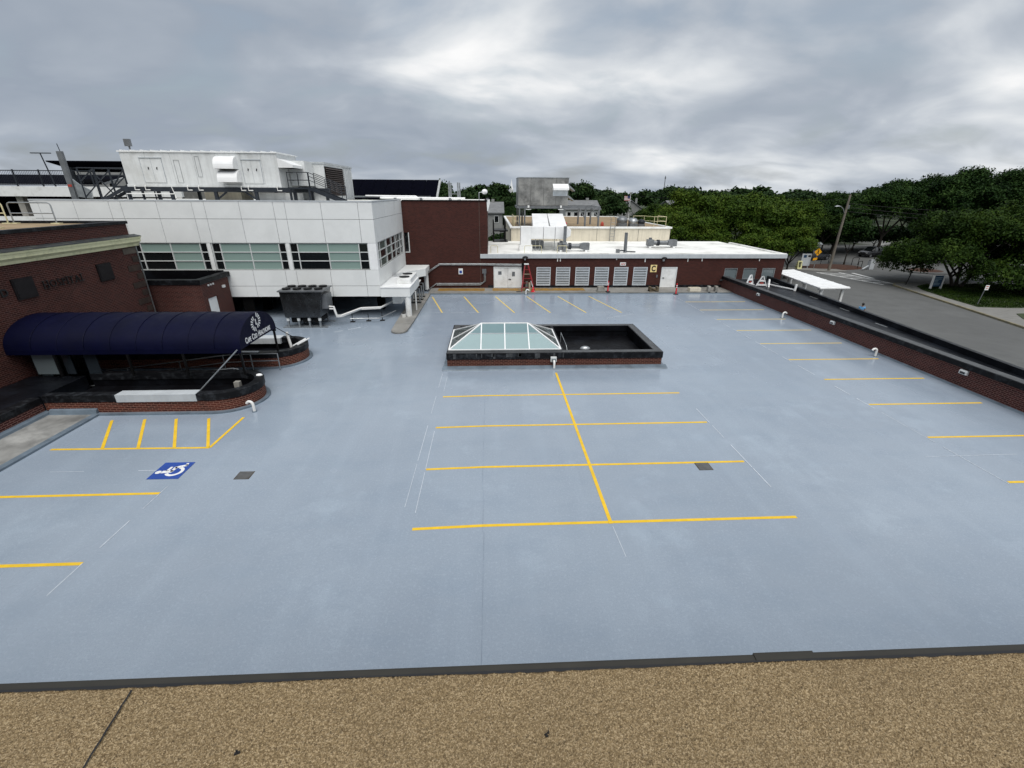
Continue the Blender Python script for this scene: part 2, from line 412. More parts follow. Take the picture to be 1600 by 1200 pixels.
def text_mesh(body, size, bold=0, extrude=.006):
    cu = bpy.data.curves.new('text', 'FONT'); cu.body = body; cu.size = size; cu.extrude = extrude; cu.offset = bold; cu.resolution_u = 3
    o = bpy.data.objects.new('text', cu); COL.objects.link(o); bpy.context.view_layer.update()
    me = o.evaluated_get(bpy.context.evaluated_depsgraph_get()).to_mesh()
    v = [tuple(p.co) for p in me.vertices]; f = [tuple(p.vertices) for p in me.polygons]
    o.evaluated_get(bpy.context.evaluated_depsgraph_get()).to_mesh_clear()
    bpy.data.objects.remove(o); bpy.data.curves.remove(cu)
    return v, f
def text_b(b, body, size, origin, right, up, bold=0, width=1.0, extrude=.006):
    """adds text to b; returns advance width"""
    v, f = text_mesh(body, size, bold, extrude)
    right = Vector(right); up = Vector(up); nrm = right.cross(up); o = Vector(origin)
    b.add([o + right*p[0]*width + up*p[1] + nrm*p[2] for p in v], f)
    return (max(p[0] for p in v) if v else 0)*width

# ================================================================== SETTING
struct(B().add([(-3000, -3000, -2.03), (3000, -3000, -2.03), (3000, 3000, -2.03), (-3000, 3000, -2.03)], [(0, 1, 2, 3)]), 'ground', 'turf')
struct(B().add([(25, -20, -2.0), (130, -20, -2.0), (130, 100, -2.0), (58, 100, -2.0), (47, 84, -2.0), (38, 70, -2.0), (25, 66, -2.0)], [tuple(range(7))]), 'road', 'asphalt')
struct(B().add([(-14, 56, -1.99), (2, 56, -1.99), (2, 98, -1.99), (-14, 98, -1.99)], [(0, 1, 2, 3)]), 'back_lot', 'asphalt')

# --- parking deck (built round the ramp well and the skylight well)
b = B()
for x0, x1, y0, y1 in ((-25, 21.2, 1.25, 18.85), (-11.4, 21.2, 18.85, 21.15), (-25, -1.8, 21.15, 41.2), (3.2, 21.2, 21.15, 41.2), (-1.8, 3.2, 21.15, 21.5), (-1.8, 3.2, 24.6, 41.2)):
    b.box(x0, x1, y0, y1, -.35, 0)
deck = struct(b, 'parking_deck', 'deck')
def line(p, q, w, name='parking_line', mat='yellow_line', z=.004, mid=None):
    pts = [p] + ([mid] if mid else []) + [q]; b = B()
    for a, c in zip(pts, pts[1:]):
        d = Vector((c[0]-a[0], c[1]-a[1], 0)).normalized(); n = Vector((-d.y, d.x, 0))*w/2
        b.add([(a[0]-n.x, a[1]-n.y, z), (c[0]-n.x, c[1]-n.y, z), (c[0]+n.x, c[1]+n.y, z), (a[0]+n.x, a[1]+n.y, z)], [(0, 1, 2, 3)])
    return b.build(name, mat, deck)
for i in range(4):
    y = 17.68 - i*2.743
    line((-2.12, y-.07), (8.17, y+.03), .10, mid=(-.3, y))
line((3.08, 20.25), (3.08, 9.40), .10, z=.008)
for i in range(10):
    line((15.65, 35.49-i*2.743), (20.57, 35.49-i*2.743), .10, mat='yellow_line_far' if i < 5 else 'yellow_line')
for y in (11.17, 8.49, 5.75): line((-15.05, y-.02), (-9.62, y), .10)
line((-14.85, 13.76), (-9.62, 13.70), .10)
for a, c in (((-13.18, 13.76), (-14.42, 15.85)), ((-12.0, 13.74), (-13.25, 15.9)), ((-10.8, 13.72), (-12.09, 15.9)), ((-9.68, 13.7), (-10.88, 15.9)), ((-9.62, 13.7), (-9.6, 15.95))):
    line(a, c, .10, z=.008)
for i in range(6):
    t = i/5; line((-4.94+13.17*t, 37.79), (-3.58+13.09*t, 32.3-.2*t), .10, mat='yellow_line_far')
rng = random.Random(4)
def chalk(p, q, w=.022, keep=.75, seg=1.3):
    L = math.dist(p, q); n = max(1, int(L/seg)); b = B()
    d = ((q[0]-p[0])/L, (q[1]-p[1])/L); nx, ny = -d[1]*w/2, d[0]*w/2
    for i in range(n):
        if rng.random() > keep: continue
        s0 = L*i/n; s1 = s0 + L/n*rng.uniform(.6, 1.0); ww = rng.uniform(.6, 1.3)
        a = (p[0]+d[0]*s0, p[1]+d[1]*s0); c = (p[0]+d[0]*s1, p[1]+d[1]*s1)
        b.add([(a[0]-nx*ww, a[1]-ny*ww, .0065), (c[0]-nx*ww, c[1]-ny*ww, .0065), (c[0]+nx*ww, c[1]+ny*ww, .0065), (a[0]+nx*ww, a[1]+ny*ww, .0065)], [(0, 1, 2, 3)])
    if b.v: b.build('chalk_line', 'chalk', deck)
chalk((-2.40, 20.3), (-2.47, 9.8), .014, .92, 2.2); chalk((-2.14, 19.9), (-2.14, 9.3), .014, .92, 2.6); chalk((8.25, 20.4), (8.25, 9.0), keep=.55)
chalk((8.24, 8.4), (8.0, 6.1), keep=.8); chalk((15.58, 38.3), (15.58, 10.2), .03, .92); chalk((12.96, 38.2), (15.5, 35.5), .03, .5)
chalk((-9.60, 13.0), (-9.62, 7.0), keep=.85); chalk((14.4, 12.28), (19.5, 12.36), keep=.7); chalk((-15, 12.4), (-8.4, 12.35), .018, .4)
chalk((-4.3, 32.3), (13, 32.2), .03, .45); chalk((8.0, 30.5), (10.4, 31.7), .05, .8); chalk((3.10, 9.3), (3.15, 8.2), keep=1)
chalk((-11.2, 26.4), (-8.4, 28.6), .07, .9, .8)
b = B()
for y0, y1, x in ((17.6, 11.0, -.34), (11.0, 9.2, -.30), (9.2, 5.4, -.27)):
    b.add([(x-.005, y1, .003), (x+.005, y1, .003), (x+.009, y0, .003), (x-.001, y0, .003)], [(0, 1, 2, 3)])
b.build('deck_seam', 'seam_dark', deck)
# accessible-bay symbol
b = B().add([(-10.48, 11.88, .0085), (-9.54, 11.88, .0085), (-9.56, 12.80, .0085), (-10.49, 12.80, .0085)], [(0, 1, 2, 3)])
sym = b.build('accessible_symbol', 'sign_blue', deck, label='blue square with a white wheelchair figure painted on the deck')
b = B(); S = .86; cx, cy = -10.02, 12.33
def sm(x, y): return (cx - (y-.5)*S, cy + (x-.48)*S, .0125)
def spoly(p): b.add([sm(*q) for q in p], [tuple(range(len(p)-1, -1, -1))])
def sring(c, r0, r1, a0, a1, n=18):
    for i in range(n):
        t0 = R(a0+(a1-a0)*i/n); t1 = R(a0+(a1-a0)*(i+1)/n)
        spoly([(c[0]+r0*math.cos(t0), c[1]+r0*math.sin(t0)), (c[0]+r1*math.cos(t0), c[1]+r1*math.sin(t0)), (c[0]+r1*math.cos(t1), c[1]+r1*math.sin(t1)), (c[0]+r0*math.cos(t1), c[1]+r0*math.sin(t1))])
sring((.38, .89), 0.0, .10, 0, 360); spoly([(.31, .78), (.47, .78), (.51, .42), (.35, .42)]); spoly([(.44, .68), (.72, .66), (.72, .57), (.45, .58)])
spoly([(.40, .51), (.72, .51), (.72, .40), (.40, .40)]); spoly([(.60, .46), (.73, .49), (.89, .14), (.77, .10)]); spoly([(.78, .10), (.80, .20), (.95, .23), (.96, .15)])
sring((.42, .34), .19, .30, 120, 352)
b.build('wheelchair_figure', 'sign_white', sym)
# floor drains: grates in the deck
for x, y, lb in ((-7.64, 12.0, None), (6.72, 11.98, None)):
    g = B().box(x-.23, x+.23, y-.21, y+.21, -.01, .005).build('floor_drain', 'drain_iron', deck)
    gb = B()
    for i in range(6):
        gb.box(x-.20, x+.20, y-.18+i*.066, y-.145+i*.066, .005, .011)
    gb.build('grate_bars', 'steel_grey', g)
# concrete strip on the left with its painted edge
b = B().box(-17.2, -15.45, 4, 16.62, 0, .06)
slab = struct(b, 'concrete_strip', 'slab_wet')
B().box(-15.45, -15.22, 4, 16.62, 0, .075).build('painted_edge', 'cove_grey', slab, bevel=.01)
# far kerb and walk
b = B().prism([(-5.4, 38.9), (21.15, 38.9), (21.15, 41.0), (-5.4, 41.0)], 'z', 0, .12)
walk = struct(b, 'sidewalk', 'kerb_concrete')
B().box(-4.7, -.6, 39.6, 40.75, .12, .124).build('worn_paint', 'ochre_worn', walk)
B().box(.1, 8.3, 39.6, 40.75, .12, .124).build('worn_paint', 'ochre_worn', walk)
B().box(-5.4, 21.15, 38.62, 38.9, 0, .035).build('painted_edge', 'cove_grey', walk)
# kerb island beside the entrance canopy
pts = [(-5.18+.0, 38.6), (-6.55, 38.6), (-6.35, 29.5)] + [(-5.78+.50*math.cos(t), 27.55+.55*math.sin(t)) for t in [math.pi+math.pi*i/8 for i in range(9)]] + [(-5.22, 29.5)]
struct(B().prism(pts, 'z', 0, .13), 'kerb_island', 'kerb_concrete', bevel=.03)

# ================================================================== NEAR ROOF (underfoot)
GZ = 6.42
nx, ny = 1480, 190
gx = np.linspace(-2.5, 2.6, nx); gy = np.linspace(.45, 1.100, ny)
rs = np.random.RandomState(3)
h = rs.rand(ny, nx).astype(np.float32)
h2 = rs.rand(ny//2+1, nx//2+1); h2 = np.kron(h2, np.ones((2, 2)))[:ny, :nx]
hz = GZ + (h*.8 + h2*.35 - .55)*.0085
XX, YY = np.meshgrid(gx, gy); XX = XX + (rs.rand(ny, nx)-.5)*.002; YY = YY + (rs.rand(ny, nx)-.5)*.002
co = np.stack([XX, YY, hz], -1).reshape(-1, 3).astype(np.float32)
ii = np.arange(ny*nx).reshape(ny, nx)
fq = np.stack([ii[:-1, :-1], ii[:-1, 1:], ii[1:, 1:], ii[1:, :-1]], -1).reshape(-1, 4)
def np_mesh(name, co, fq):
    me = bpy.data.meshes.new(name); me.vertices.add(len(co)); me.vertices.foreach_set('co', co.astype(np.float32).ravel())
    me.loops.add(fq.size); me.loops.foreach_set('vertex_index', fq.astype(np.int32).ravel())
    me.polygons.add(len(fq)); me.polygons.foreach_set('loop_start', (np.arange(len(fq))*4).astype(np.int32))
    me.update(calc_edges=True); me.validate(); return me
nb = thing('flat_roof_building', 'near building with tan gravel roof and dark metal edge along the bottom', 'building', (0, .2, 0))
def np_obj(name, co, fq, mat, parent=None, off=(0, 0, 0), kind=None):
    me = np_mesh(name, co - np.array(off, np.float32), fq); me.materials.append(MAT[mat])
    o = bpy.data.objects.new(name, me); COL.objects.link(o); o.parent = parent; ORG[o] = Vector(off)
    return tag(o, kind=kind)
np_obj('gravel', co, fq, 'gravel', nb, (0, .2, 0), 'stuff')
B().box(-2.52, 2.62, -6, 1.09, GZ-.3, GZ-.012).box(-14, -2.52, -6, 1.10, GZ-.3, GZ-.001).box(2.62, 14, -6, 1.10, GZ-.3, GZ-.001).box(-2.52, 2.62, -6, .45, GZ-.012, GZ-.001).build('roof', 'gravel', nb)
B().box(-14, 14, .9, 1.115, 0, GZ-.32).build('wall', 'brick_hospital', nb)
# roof metal edge: raised lip with flange, splice plate, tar line
def edge_strip(x0, x1, z, name, y0=1.100, y1=1.127):
    B().prism([(y0, z-.010), (y0+.004, z+.004), (y1-.006, z+.006), (y1, z+.006), (y1, z-.10), (y1-.004, z-.10), (y1-.004, z-.012)], 'x', x0, x1).build(name, 'edge_bronze', nb)
M('edge_bronze', (.022, .020, .015), .5, metal=.1, var=.2, scale=5)
edge_strip(-14, .97, GZ, 'edge_flashing'); edge_strip(.97, 1.20, GZ+.004, 'splice_plate', 1.099, 1.131); edge_strip(1.20, 14, GZ, 'edge_flashing')
b = B(); xs = np.linspace(-2.6, 2.7, 220); rr = random.Random(8)
w = [(.006 + .012*abs(math.sin(x*2.1+1)) * rr.uniform(.3, 1.2)) for x in xs]
vs_ = [(x, 1.103, GZ+.0075) for x in xs] + [(x, 1.101-q_*.55, GZ+.0065) for x, q_ in zip(xs, w)]; n = len(xs)
b.add(vs_, [(i, i+n, i+1+n, i+1) for i in range(n-1)]); b.build('tar_line', 'letter_black', nb)
b = B()
for i in range(12):
    t0 = i/12; t1 = (i+1)/12; wob = [.001*math.sin(i*2.3), .001*math.sin((i+1)*2.3)]
    a = (-1.265+.03*t0+wob[0], 1.085-.30*t0); c = (-1.265+.03*t1+wob[1], 1.085-.30*t1)
    b.add([(a[0]-.003, a[1], GZ+.0075), (a[0]+.003, a[1], GZ+.0075), (c[0]+.003, c[1], GZ+.0075), (c[0]-.003, c[1], GZ+.0075)], [(3, 2, 1, 0)])
b.build('roof_seam', 'letter_black', nb)
rr = random.Random(12)
for x, y, r in ((-.80, .875, .008), (.16, .89, .007)):
    b = B()
    for i in range(7):
        b.dome((x+rr.uniform(-r, r), y+rr.uniform(-r, r), GZ+.004), r*rr.uniform(.3, .6), r*rr.uniform(.3, .6), .006, 6, 3)
    b.build('tar_spot', 'letter_black', nb)

# ================================================================== SKYLIGHT CURB
cb_ = thing('skylight_curb', 'long low brick curb with black coping round the skylight and open pit', 'curb', (3.1, 23.6, 0))
def ring(b, x0, x1, y0, y1, w, z0, z1):
    b.box(x0, x1, y0, y0+w, z0, z1); b.box(x0, x1, y1-w, y1, z0, z1); b.box(x0, x0+w, y0+w, y1-w, z0, z1); b.box(x1-w, x1, y0+w, y1-w, z0, z1); return b
ring(B(), -2.22, 8.5, 21.0, 26.2, .30, .0, .46).build('wall', 'brick_curb', cb_)
ring(B(), -2.25, 8.53, 20.97, 26.23, .42, .46, .78).build('coping', 'coping_black', cb_, bevel=.015)
b = B()
b.prism([(20.62, 0), (20.66, .06), (20.95, .12), (21.0, .12), (21.0, 0)], 'x', -2.45, 8.72)
b.prism([(-2.45, 0), (-2.42, .06), (-2.25, .12), (-2.22, .12), (-2.22, 0)], 'y', 21.0, 26.3); b.prism([(8.5, 0), (8.5, .12), (8.53, .12), (8.70, .06), (8.72, 0)], 'y', 21.0, 26.3)
b.build('cove_flashing', 'cove_grey', cb_)
ring(B(), 3.57, 8.19, 21.31, 25.89, .05, .1, .459).box(3.57, 8.19, 25.79, 25.81, .46, .78).box(8.09, 8.11, 21.4, 25.79, .46, .78).build('pit_lining', 'pit_black', cb_)
B().box(3.42, 3.58, 21.4, 25.8, .1, .80).build('divider', 'coping_black', cb_)
B().box(3.58, 8.11, 21.39, 25.81, .02, .16).build('pit_floor', 'pit_black', cb_)
B().prism([(3.6, .16), (3.6, .42), (5.0, .16)], 'y', 21.5, 22.6).build('membrane_flap', 'membrane_black', cb_)
b = B(); b.dome((5.1, 23.4, .16), .30, .16, .16, 10, 4); b.build('roof_drain', 'galvanised', cb_, smooth=True)
b = B().tube([(3.75, 21.3, .79), (3.72, 21.5, 1.0), (3.62, 22.1, 1.25), (3.60, 22.6, 1.32), (3.60, 22.6, .8)], .016); b.build('cable', 'galvanised', cb_)
ring(B(), -2.20, 8.48, 21.02, 26.18, .34, .78, .788).build('lit_coping_top', 'coping_grey', cb_)  # grey top ring, light on the black coping put into its colour
rr = random.Random(9)
for i in range(13):
    x = -1.9+i*.43+rr.uniform(-.3, .3); B().box(x, x+rr.uniform(.03, .34), 20.964, 20.969, .48+rr.uniform(0, .16), .765).build('drip_stain', 'drip_grey', cb_)
sk = thing('skylight', 'hipped glass skylight with white bars on the brick curb', 'skylight', (.65, 23.0, .78))
SX0, SX1, SY0, SY1, SZ = -2.14, 3.42, 21.28, 24.85, .86
RY, RZ, RX0, RX1 = 23.08, 1.72, -.54, 1.87
B().box(SX0-.06, SX1+.06, SY0-.06, SY0+.06, .78, .86).box(SX0-.06, SX1+.06, SY1-.06, SY1+.06, .78, .86).box(SX0-.06, SX0+.06, SY0+.06, SY1-.06, .78, .86).box(SX1-.06, SX1+.06, SY0+.06, SY1-.06, .78, .86).build('sill', 'steel_grey', sk)
fl, fr, bl, br = (SX0, SY0, SZ), (SX1, SY0, SZ), (SX0, SY1, SZ), (SX1, SY1, SZ); tl, tr = (RX0, RY, RZ), (RX1, RY, RZ)
def bars(pairs, w=.065):
    for p, q in pairs: B().bar(p, q, w, .06).build('glazing_bar', 'white_bright', sk)
xm = [-.56, .64, 1.85]
bars([(fl, tl), (fr, tr), (bl, tl), (br, tr), (tl, tr), (fl, fr), (bl, br), (fl, bl), (fr, br)])
bars([((x, SY0, SZ), (x2, RY, RZ)) for x, x2 in zip(xm, (RX0, (RX0+RX1)/2, RX1))] + [((x, SY1, SZ), (x2, RY, RZ)) for x, x2 in zip(xm, (RX0, (RX0+RX1)/2, RX1))], .055)
bars([((SX0, (SY0+SY1)/2, SZ), tl), ((SX1, (SY0+SY1)/2, SZ), tr)], .045)
def pane(pts, mat):
    p = [Vector(q) for q in pts]; n = (p[1]-p[0]).cross(p[2]-p[0]).normalized()
    if n.z < 0: p.reverse(); n = -n
    t = [q - n*.012 for q in p]; k = len(p)
    B().add(p+t, [tuple(range(k)), tuple(range(2*k-1, k-1, -1))] + [(i, k+i, k+(i+1) % k, (i+1) % k) for i in range(k)]).build('pane', mat, sk)
xmid = (RX0+RX1)/2
PT = .60
def lerp3(p, q_, t): return tuple(a_+(b_-a_)*t for a_, b_ in zip(p, q_))
for y in (SY0, SY1):
    for b0, b1, t0, t1 in (((SX0, y, SZ), (xm[0], y, SZ), tl, tl), ((xm[0], y, SZ), (xm[1], y, SZ), tl, (xmid, RY, RZ)), ((xm[1], y, SZ), (xm[2], y, SZ), (xmid, RY, RZ), tr), ((xm[2], y, SZ), (SX1, y, SZ), tr, tr)):
        m0, m1 = lerp3(b0, t0, PT), lerp3(b1, t1, PT)
        pane([b0, b1, m1, m0], 'skylight_glass'); pane([m0, m1, t1, t0] if t0 != t1 else [m0, m1, t1], 'skylight_shaded')
    B().bar(lerp3((SX0, y, SZ), tl, PT), lerp3((SX1, y, SZ), tr, PT), .05, .04).build('purlin', 'fascia_grey', sk)
ym = (SY0+SY1)/2
for x, tip in ((SX0, tl), (SX1, tr)):
    pane([(x, SY0, SZ), (x, ym, SZ), tip], 'skylight_hip'); pane([(x, ym, SZ), (x, SY1, SZ), tip], 'skylight_hip')
b = B(); b.box(-1.8, 3.2, 24.55, 24.6, -2.6, .8); b.box(-1.85, -1.8, 21.5, 24.6, -2.6, .8); b.box(3.2, 3.25, 21.5, 24.6, -2.6, .8); b.box(-1.8, 3.2, 21.45, 21.5, -2.6, .8); b.box(-1.85, 3.25, 21.45, 24.6, -2.65, -2.6)
b.build('light_shaft', 'white_paint', sk)
B().box(-1.8, 3.2, 22.98, 23.14, .78, .92).build('cross_beam', 'window_frame', sk)
# wall box and vent at its foot
def wall_box(x, y, z, ax, label, s=.30):
    t = thing('wall_light', label, 'wall light', (x, y, z-.12), 'square wall lights')
    if ax == 'y':
        B().box(x-s/2, x+s/2, y-.14, y, z-.12, z+.14).build('housing', 'white_metal', t, bevel=.02); B().box(x-s*.36, x+s*.36, y-.148, y-.14, z-.09, z+.05).build('lens', 'glass_grey', t)
    else:
        B().prism([(0, -.12), (-.20, -.12), (-.20, .06), (-.12, .13), (0, .13)], 'y', y-s/2, y+s/2).build('housing', 'white_metal', t, bevel=.015) if False else None
        bb = B(); bb.prism([(x, z-.12), (x-.13, z-.10), (x-.13, z+.04), (x-.08, z+.10), (x, z+.10)], 'y', y-s/2, y+s/2); bb.build('housing', 'white_metal', t, bevel=.012)
        B().box(x-.137, x-.13, y-s*.33, y+s*.33, z-.07, z+.02).build('lens', 'glass_dark', t)
wall_box(3.03, 21.0, .45, 'y', 'square white wall light on the front of the skylight curb', .30)
for y, l in ((34.82, 'farthest of the three white box lights on the right brick parapet'), (26.36, 'middle white box light on the right brick parapet'), (17.93, 'nearest white box light on the right brick parapet')):
    wall_box(21.2, y, .74, 'x', l, .34)
def vent(x, y, ang, label, h=.36, r=.055):
    c, s_ = math.cos(ang), math.sin(ang); pts = [(x, y, 0), (x, y, h*.75)]
    for i in range(1, 7):
        a = math.pi*i/7*1.05; pts.append((x+c*.13*(1-math.cos(a)), y+s_*.13*(1-math.cos(a)), h*.75+.13*math.sin(a)))
    t = thing('vent_pipe', label, 'vent pipe', (x, y, 0), 'white vent pipes on the deck')
    B().tube(pts, r, 10).build('pipe', 'pvc', t, smooth=True)
    B().cyl((x, y, 0), (x, y, .03), r*1.7, n=12).build('collar', 'cove_grey', t)
vent(3.05, 20.74, R(90), 'short white vent pipe at the top of the long yellow centre line')
vent(-9.42, 16.45, R(170), 'white elbow pipe beside the rounded nose of the near planter', .40)
vent(20.48, 30.28, R(0), 'farther white gooseneck pipe along the right brick parapet', .38)
vent(20.66, 22.14, R(180), 'nearer white gooseneck pipe along the right brick parapet', .42)
vent(2.95, 38.55, R(0), 'small white gooseneck pipe by the far kerb under the red ladder', .40)

# ================================================================== RIGHT PARAPET + LOW ROOF
pw = thing('parapet_wall', 'long brick parapet wall with black cap along the right of the deck', 'wall', (21.4, 25, 0))
B().box(21.2, 21.5, 4, 41.0, -2, .90).build('wall', 'brick_parapet', pw)
B().box(21.10, 21.62, 4, 40.98, .90, 1.13).build('fascia', 'coping_black', pw, bevel=.01)
B().box(21.14, 21.60, 4, 40.97, 1.13, 1.15).build('cap', 'coping_grey', pw)
B().prism([(21.2, .06), (21.06, .0), (21.2, .0)], 'y', 4, 38.9).build('cove_flashing', 'cove_grey', pw)
DASH = ((24.40, 33.0), (23.97, 29.2), (23.33, 25.3), (24.95, 38.9))
def xo(y): return 23.05 + (y-17.34)*.1067
lr = thing('low_roof', 'black wet membrane roof strip between the brick parapet and the road', 'roof', (23, 25, -2))
b = B().prism([(21.5, 2), (xo(2)-.2, 2), (xo(41)-.2, 41), (21.5, 41)], 'z', -2, .85); b.build('membrane', 'membrane_black', lr)
b = B()
for a, c in zip((2, 9, 16, 23, 30, 36), (9, 16, 23, 30, 36, 41)):
    b.prism([(xo(a)-.22, a), (xo(a)+.02, a), (xo(c)+.02, c-.001), (xo(c)-.22, c-.001)], 'z', -1.98, 1.14)
b.build('outer_upstand', 'membrane_black', lr)
b = B()
for x, y in DASH:
    B().prism([(x-.06, y+.42), (x+.06, y+.46), (x+.03, y-.46), (x-.09, y-.42)], 'z', .85, .87).build('seam_patch', 'galvanised', lr)
# white trestles stored on that roof
def trestle(x, y, rz, label, k=1.0):
    t = thing('barricade_end', label, 'barricade', (x, y, .85), 'white barricade frames on the low roof', rz)
    for s_ in (-1, 1):
        B().bar((s_*.42*k, 0, .0), (s_*.04, 0, .86*k), .11, .06).build('leg', 'white_bright', t, local=True)
    for zz_, wd_ in ((.14, .34), (.48, .18)):
        B().box(-wd_*k-.04, wd_*k+.04, -.05, .05, zz_*k-.07, zz_*k+.07).build('rung', 'white_bright', t, local=True)
    B().box(-.15, .12, -.06, -.05, .22, .34).build('red_mark', 'red_stripe', t, local=True)
    return t
trestle(22.15, 38.1, R(20), 'leftmost white triangular barricade frame with a red mark'); trestle(22.85, 37.5, R(-15), 'middle white triangular barricade frame on the black roof'); trestle(23.4, 37.4, R(70), 'rightmost white barricade frame, seen nearly edge on', .7)
t = thing('white_boom', 'long white bar with an upright end lying on the black roof', 'boom', (24.2, 36.6, .85))
B().bar((23.5, 37.7, 1.02), (24.55, 35.6, .94), .10, .07).build('bar', 'white_bright', t); B().bar((24.55, 35.58, .85), (24.6, 35.58, 1.38), .14, .10).build('end_plate', 'white_bright', t)
B().bar((21.75, 38.9, .94), (22.5, 37.9, .92), .08, .06).build('white_bar', 'white_bright', label='short white bar lying beside the leftmost barricade frame', cat='bar')
# white canopy beyond
cn = thing('walkway_canopy', 'long white flat canopy on white posts beside the road', 'canopy', (29, 40, -2))
P = [(27.06, 36.1), (29.77, 36.3), (31.0, 45.9), (28.3, 45.2)]
B().prism(P, 'z', .86, .98).build('roof', 'white_bright', cn, bevel=.02)
def lp(t, s_): 
    a = Vector((P[0][0]+(P[3][0]-P[0][0])*t, P[0][1]+(P[3][1]-P[0][1])*t)); c = Vector((P[1][0]+(P[2][0]-P[1][0])*t, P[1][1]+(P[2][1]-P[1][1])*t)); return a + (c-a)*s_
for i in range(9):
    t_ = .02 + i*.12; a = lp(t_, 0); c = lp(t_, 1)
    B().bar((a.x, a.y, .99), (c.x, c.y, .99), .05, .03).build('roof_rib', 'white_paint', cn)
for t_ in (.05, .35, .65, .95):
    for s_ in (.15, .88):
        a = lp(t_, s_); B().box(a.x-.09, a.x+.09, a.y-.09, a.y+.09, -2, .74).build('post', 'white_paint', cn)
    a = lp(t_, .04); c = lp(t_, .96); B().bar((a.x, a.y, .79), (c.x, c.y, .79), .14, .14).build('beam', 'white_paint', cn)

# ================================================================== FAR BRICK BUILDING (ward C)
bc = thing('brick_building', 'low brick building with louvres and the letter C at the far end', 'building', (13, 46, 0))
LOUV = [4.05+i*1.757 for i in range(6)]
holes = [(.26, 2.70, .12, 1.94), (15.46, 16.80, .12, 1.90)] + [(x, x+1.27, .32, 1.94) for x in LOUV] + [(21.26+i*1.76, 22.45+i*1.76, .86, 1.84) for i in range(3)]
wall_y(B(), -.30, 26.68, -2, 2.72, 41.0, 41.3, holes).build('wall', 'brick_far', bc)
B().box(26.38, 26.68, 41.3, 51.1, -2, 2.72).build('wall', 'brick_far', bc)
B().box(-.5, 26.4, 41.5, 41.55, -1.5, 2.6).build('back_lining', 'void_shade', bc)
b = B(); xs_ = [-.9, .20, 2.76] + [15.40, 16.86, 20.9]
for a, c in ((-.29, .20), (2.76, 15.40), (16.86, 21.15)): b.box(a, c, 40.975, 41.0, .12, .34)
b.build('base_band', 'coping_black', bc)
B().box(-.95, 26.75, 40.86, 41.0, 2.72, 3.08).box(26.68, 26.8, 41.0, 51.2, 2.72, 3.08).build('fascia', 'fascia_grey', bc, bevel=.012)
B().box(-.28, 26.75, 41.0, 41.3, 2.80, 3.12).box(26.4, 26.68, 41.3, 51.2, 2.80, 3.12).build('parapet_cap', 'white_roof', bc)
B().box(-.29, 26.4, 41.3, 53.7, 2.7, 2.98).build('roof', 'white_roof', bc)
# doors
d = B().box(.30, 1.475, 41.02, 41.07, .13, 1.90).build('door', 'white_paint', bc, label='left leaf of the white double door')
B().box(.62, .92, 41.012, 41.02, 1.28, 1.58).build('sticker', 'steel_grey', d)
d = B().box(1.49, 2.66, 41.02, 41.07, .13, 1.90).build('door', 'white_paint', bc, label='right leaf of the white double door')
B().box(1.86, 2.12, 41.012, 41.02, 1.14, 1.54).build('sticker', 'steel_grey', d); B().bar((1.55, 40.98, .90), (1.78, 40.98, .88), .05).build('handle', 'black_metal', d)
B().box(.21, .30, 40.98, 41.1, .12, 1.94).box(2.66, 2.75, 40.98, 41.1, .12, 1.94).box(.21, 2.75, 40.975, 41.1, 1.90, 1.99).build('door_frame', 'white_metal', bc)
d = B().box(15.50, 16.76, 41.02, 41.07, .13, 1.86).build('door', 'white_paint', bc, label='single white door beside the letter C'); B().bar((15.58, 40.98, .98), (15.74, 40.98, .98), .05).build('handle', 'black_metal', d)
B().box(15.41, 15.50, 40.985, 41.1, .12, 1.90).box(16.76, 16.85, 40.985, 41.1, .12, 1.90).box(15.41, 16.85, 40.98, 41.1, 1.86, 1.94).build('door_frame', 'white_metal', bc)
B().box(14.98, 15.10, 40.96, 41.0, 1.02, 1.26).build('keypad', 'steel_grey', bc)
for x in LOUV:
    l = B().box(x, x+.06, 40.97, 41.1, .32, 1.94).box(x+1.21, x+1.27, 40.97, 41.1, .32, 1.94).box(x+.06, x+1.21, 40.97, 41.1, .32, .38).box(x+.06, x+1.21, 40.97, 41.1, 1.88, 1.94).build('louvre', 'louver_grey', bc)
    for i in range(10):
        z = .41+i*.148; B().prism([(40.965, z), (40.985, z+.010), (40.985, z+.072), (40.965, z+.062)], 'x', x+.06, x+1.21).build('slat', 'louver_grey', l)
for i in range(3):
    x = 21.26+i*1.76; w_ = B().box(x, x+1.19, 41.06, 41.10, .86, 1.84).build('window', 'glass_grey', bc)
    B().box(x-.0, x+.05, 41.0, 41.06, .86, 1.84).box(x+1.14, x+1.19, 41.0, 41.06, .86, 1.84).box(x+.05, x+1.14, 41.0, 41.06, 1.79, 1.84).box(x+.05, x+1.14, 40.98, 41.06, .86, .91).build('frame', 'galvanised', w_)
B().box(20.95, 26.4, 40.88, 41.0, .72, .86).build('sill_flashing', 'coping_grey', bc)
for x in (5.9, 6.15, 11.2, 13.8, 17.7, 19.0, 24.3): B().box(x-.04, x+.04, 40.985, 40.999, 2.72-.22*random.Random(x).random()-.12, 2.72).build('drip_stain', 'white_roof', bc)
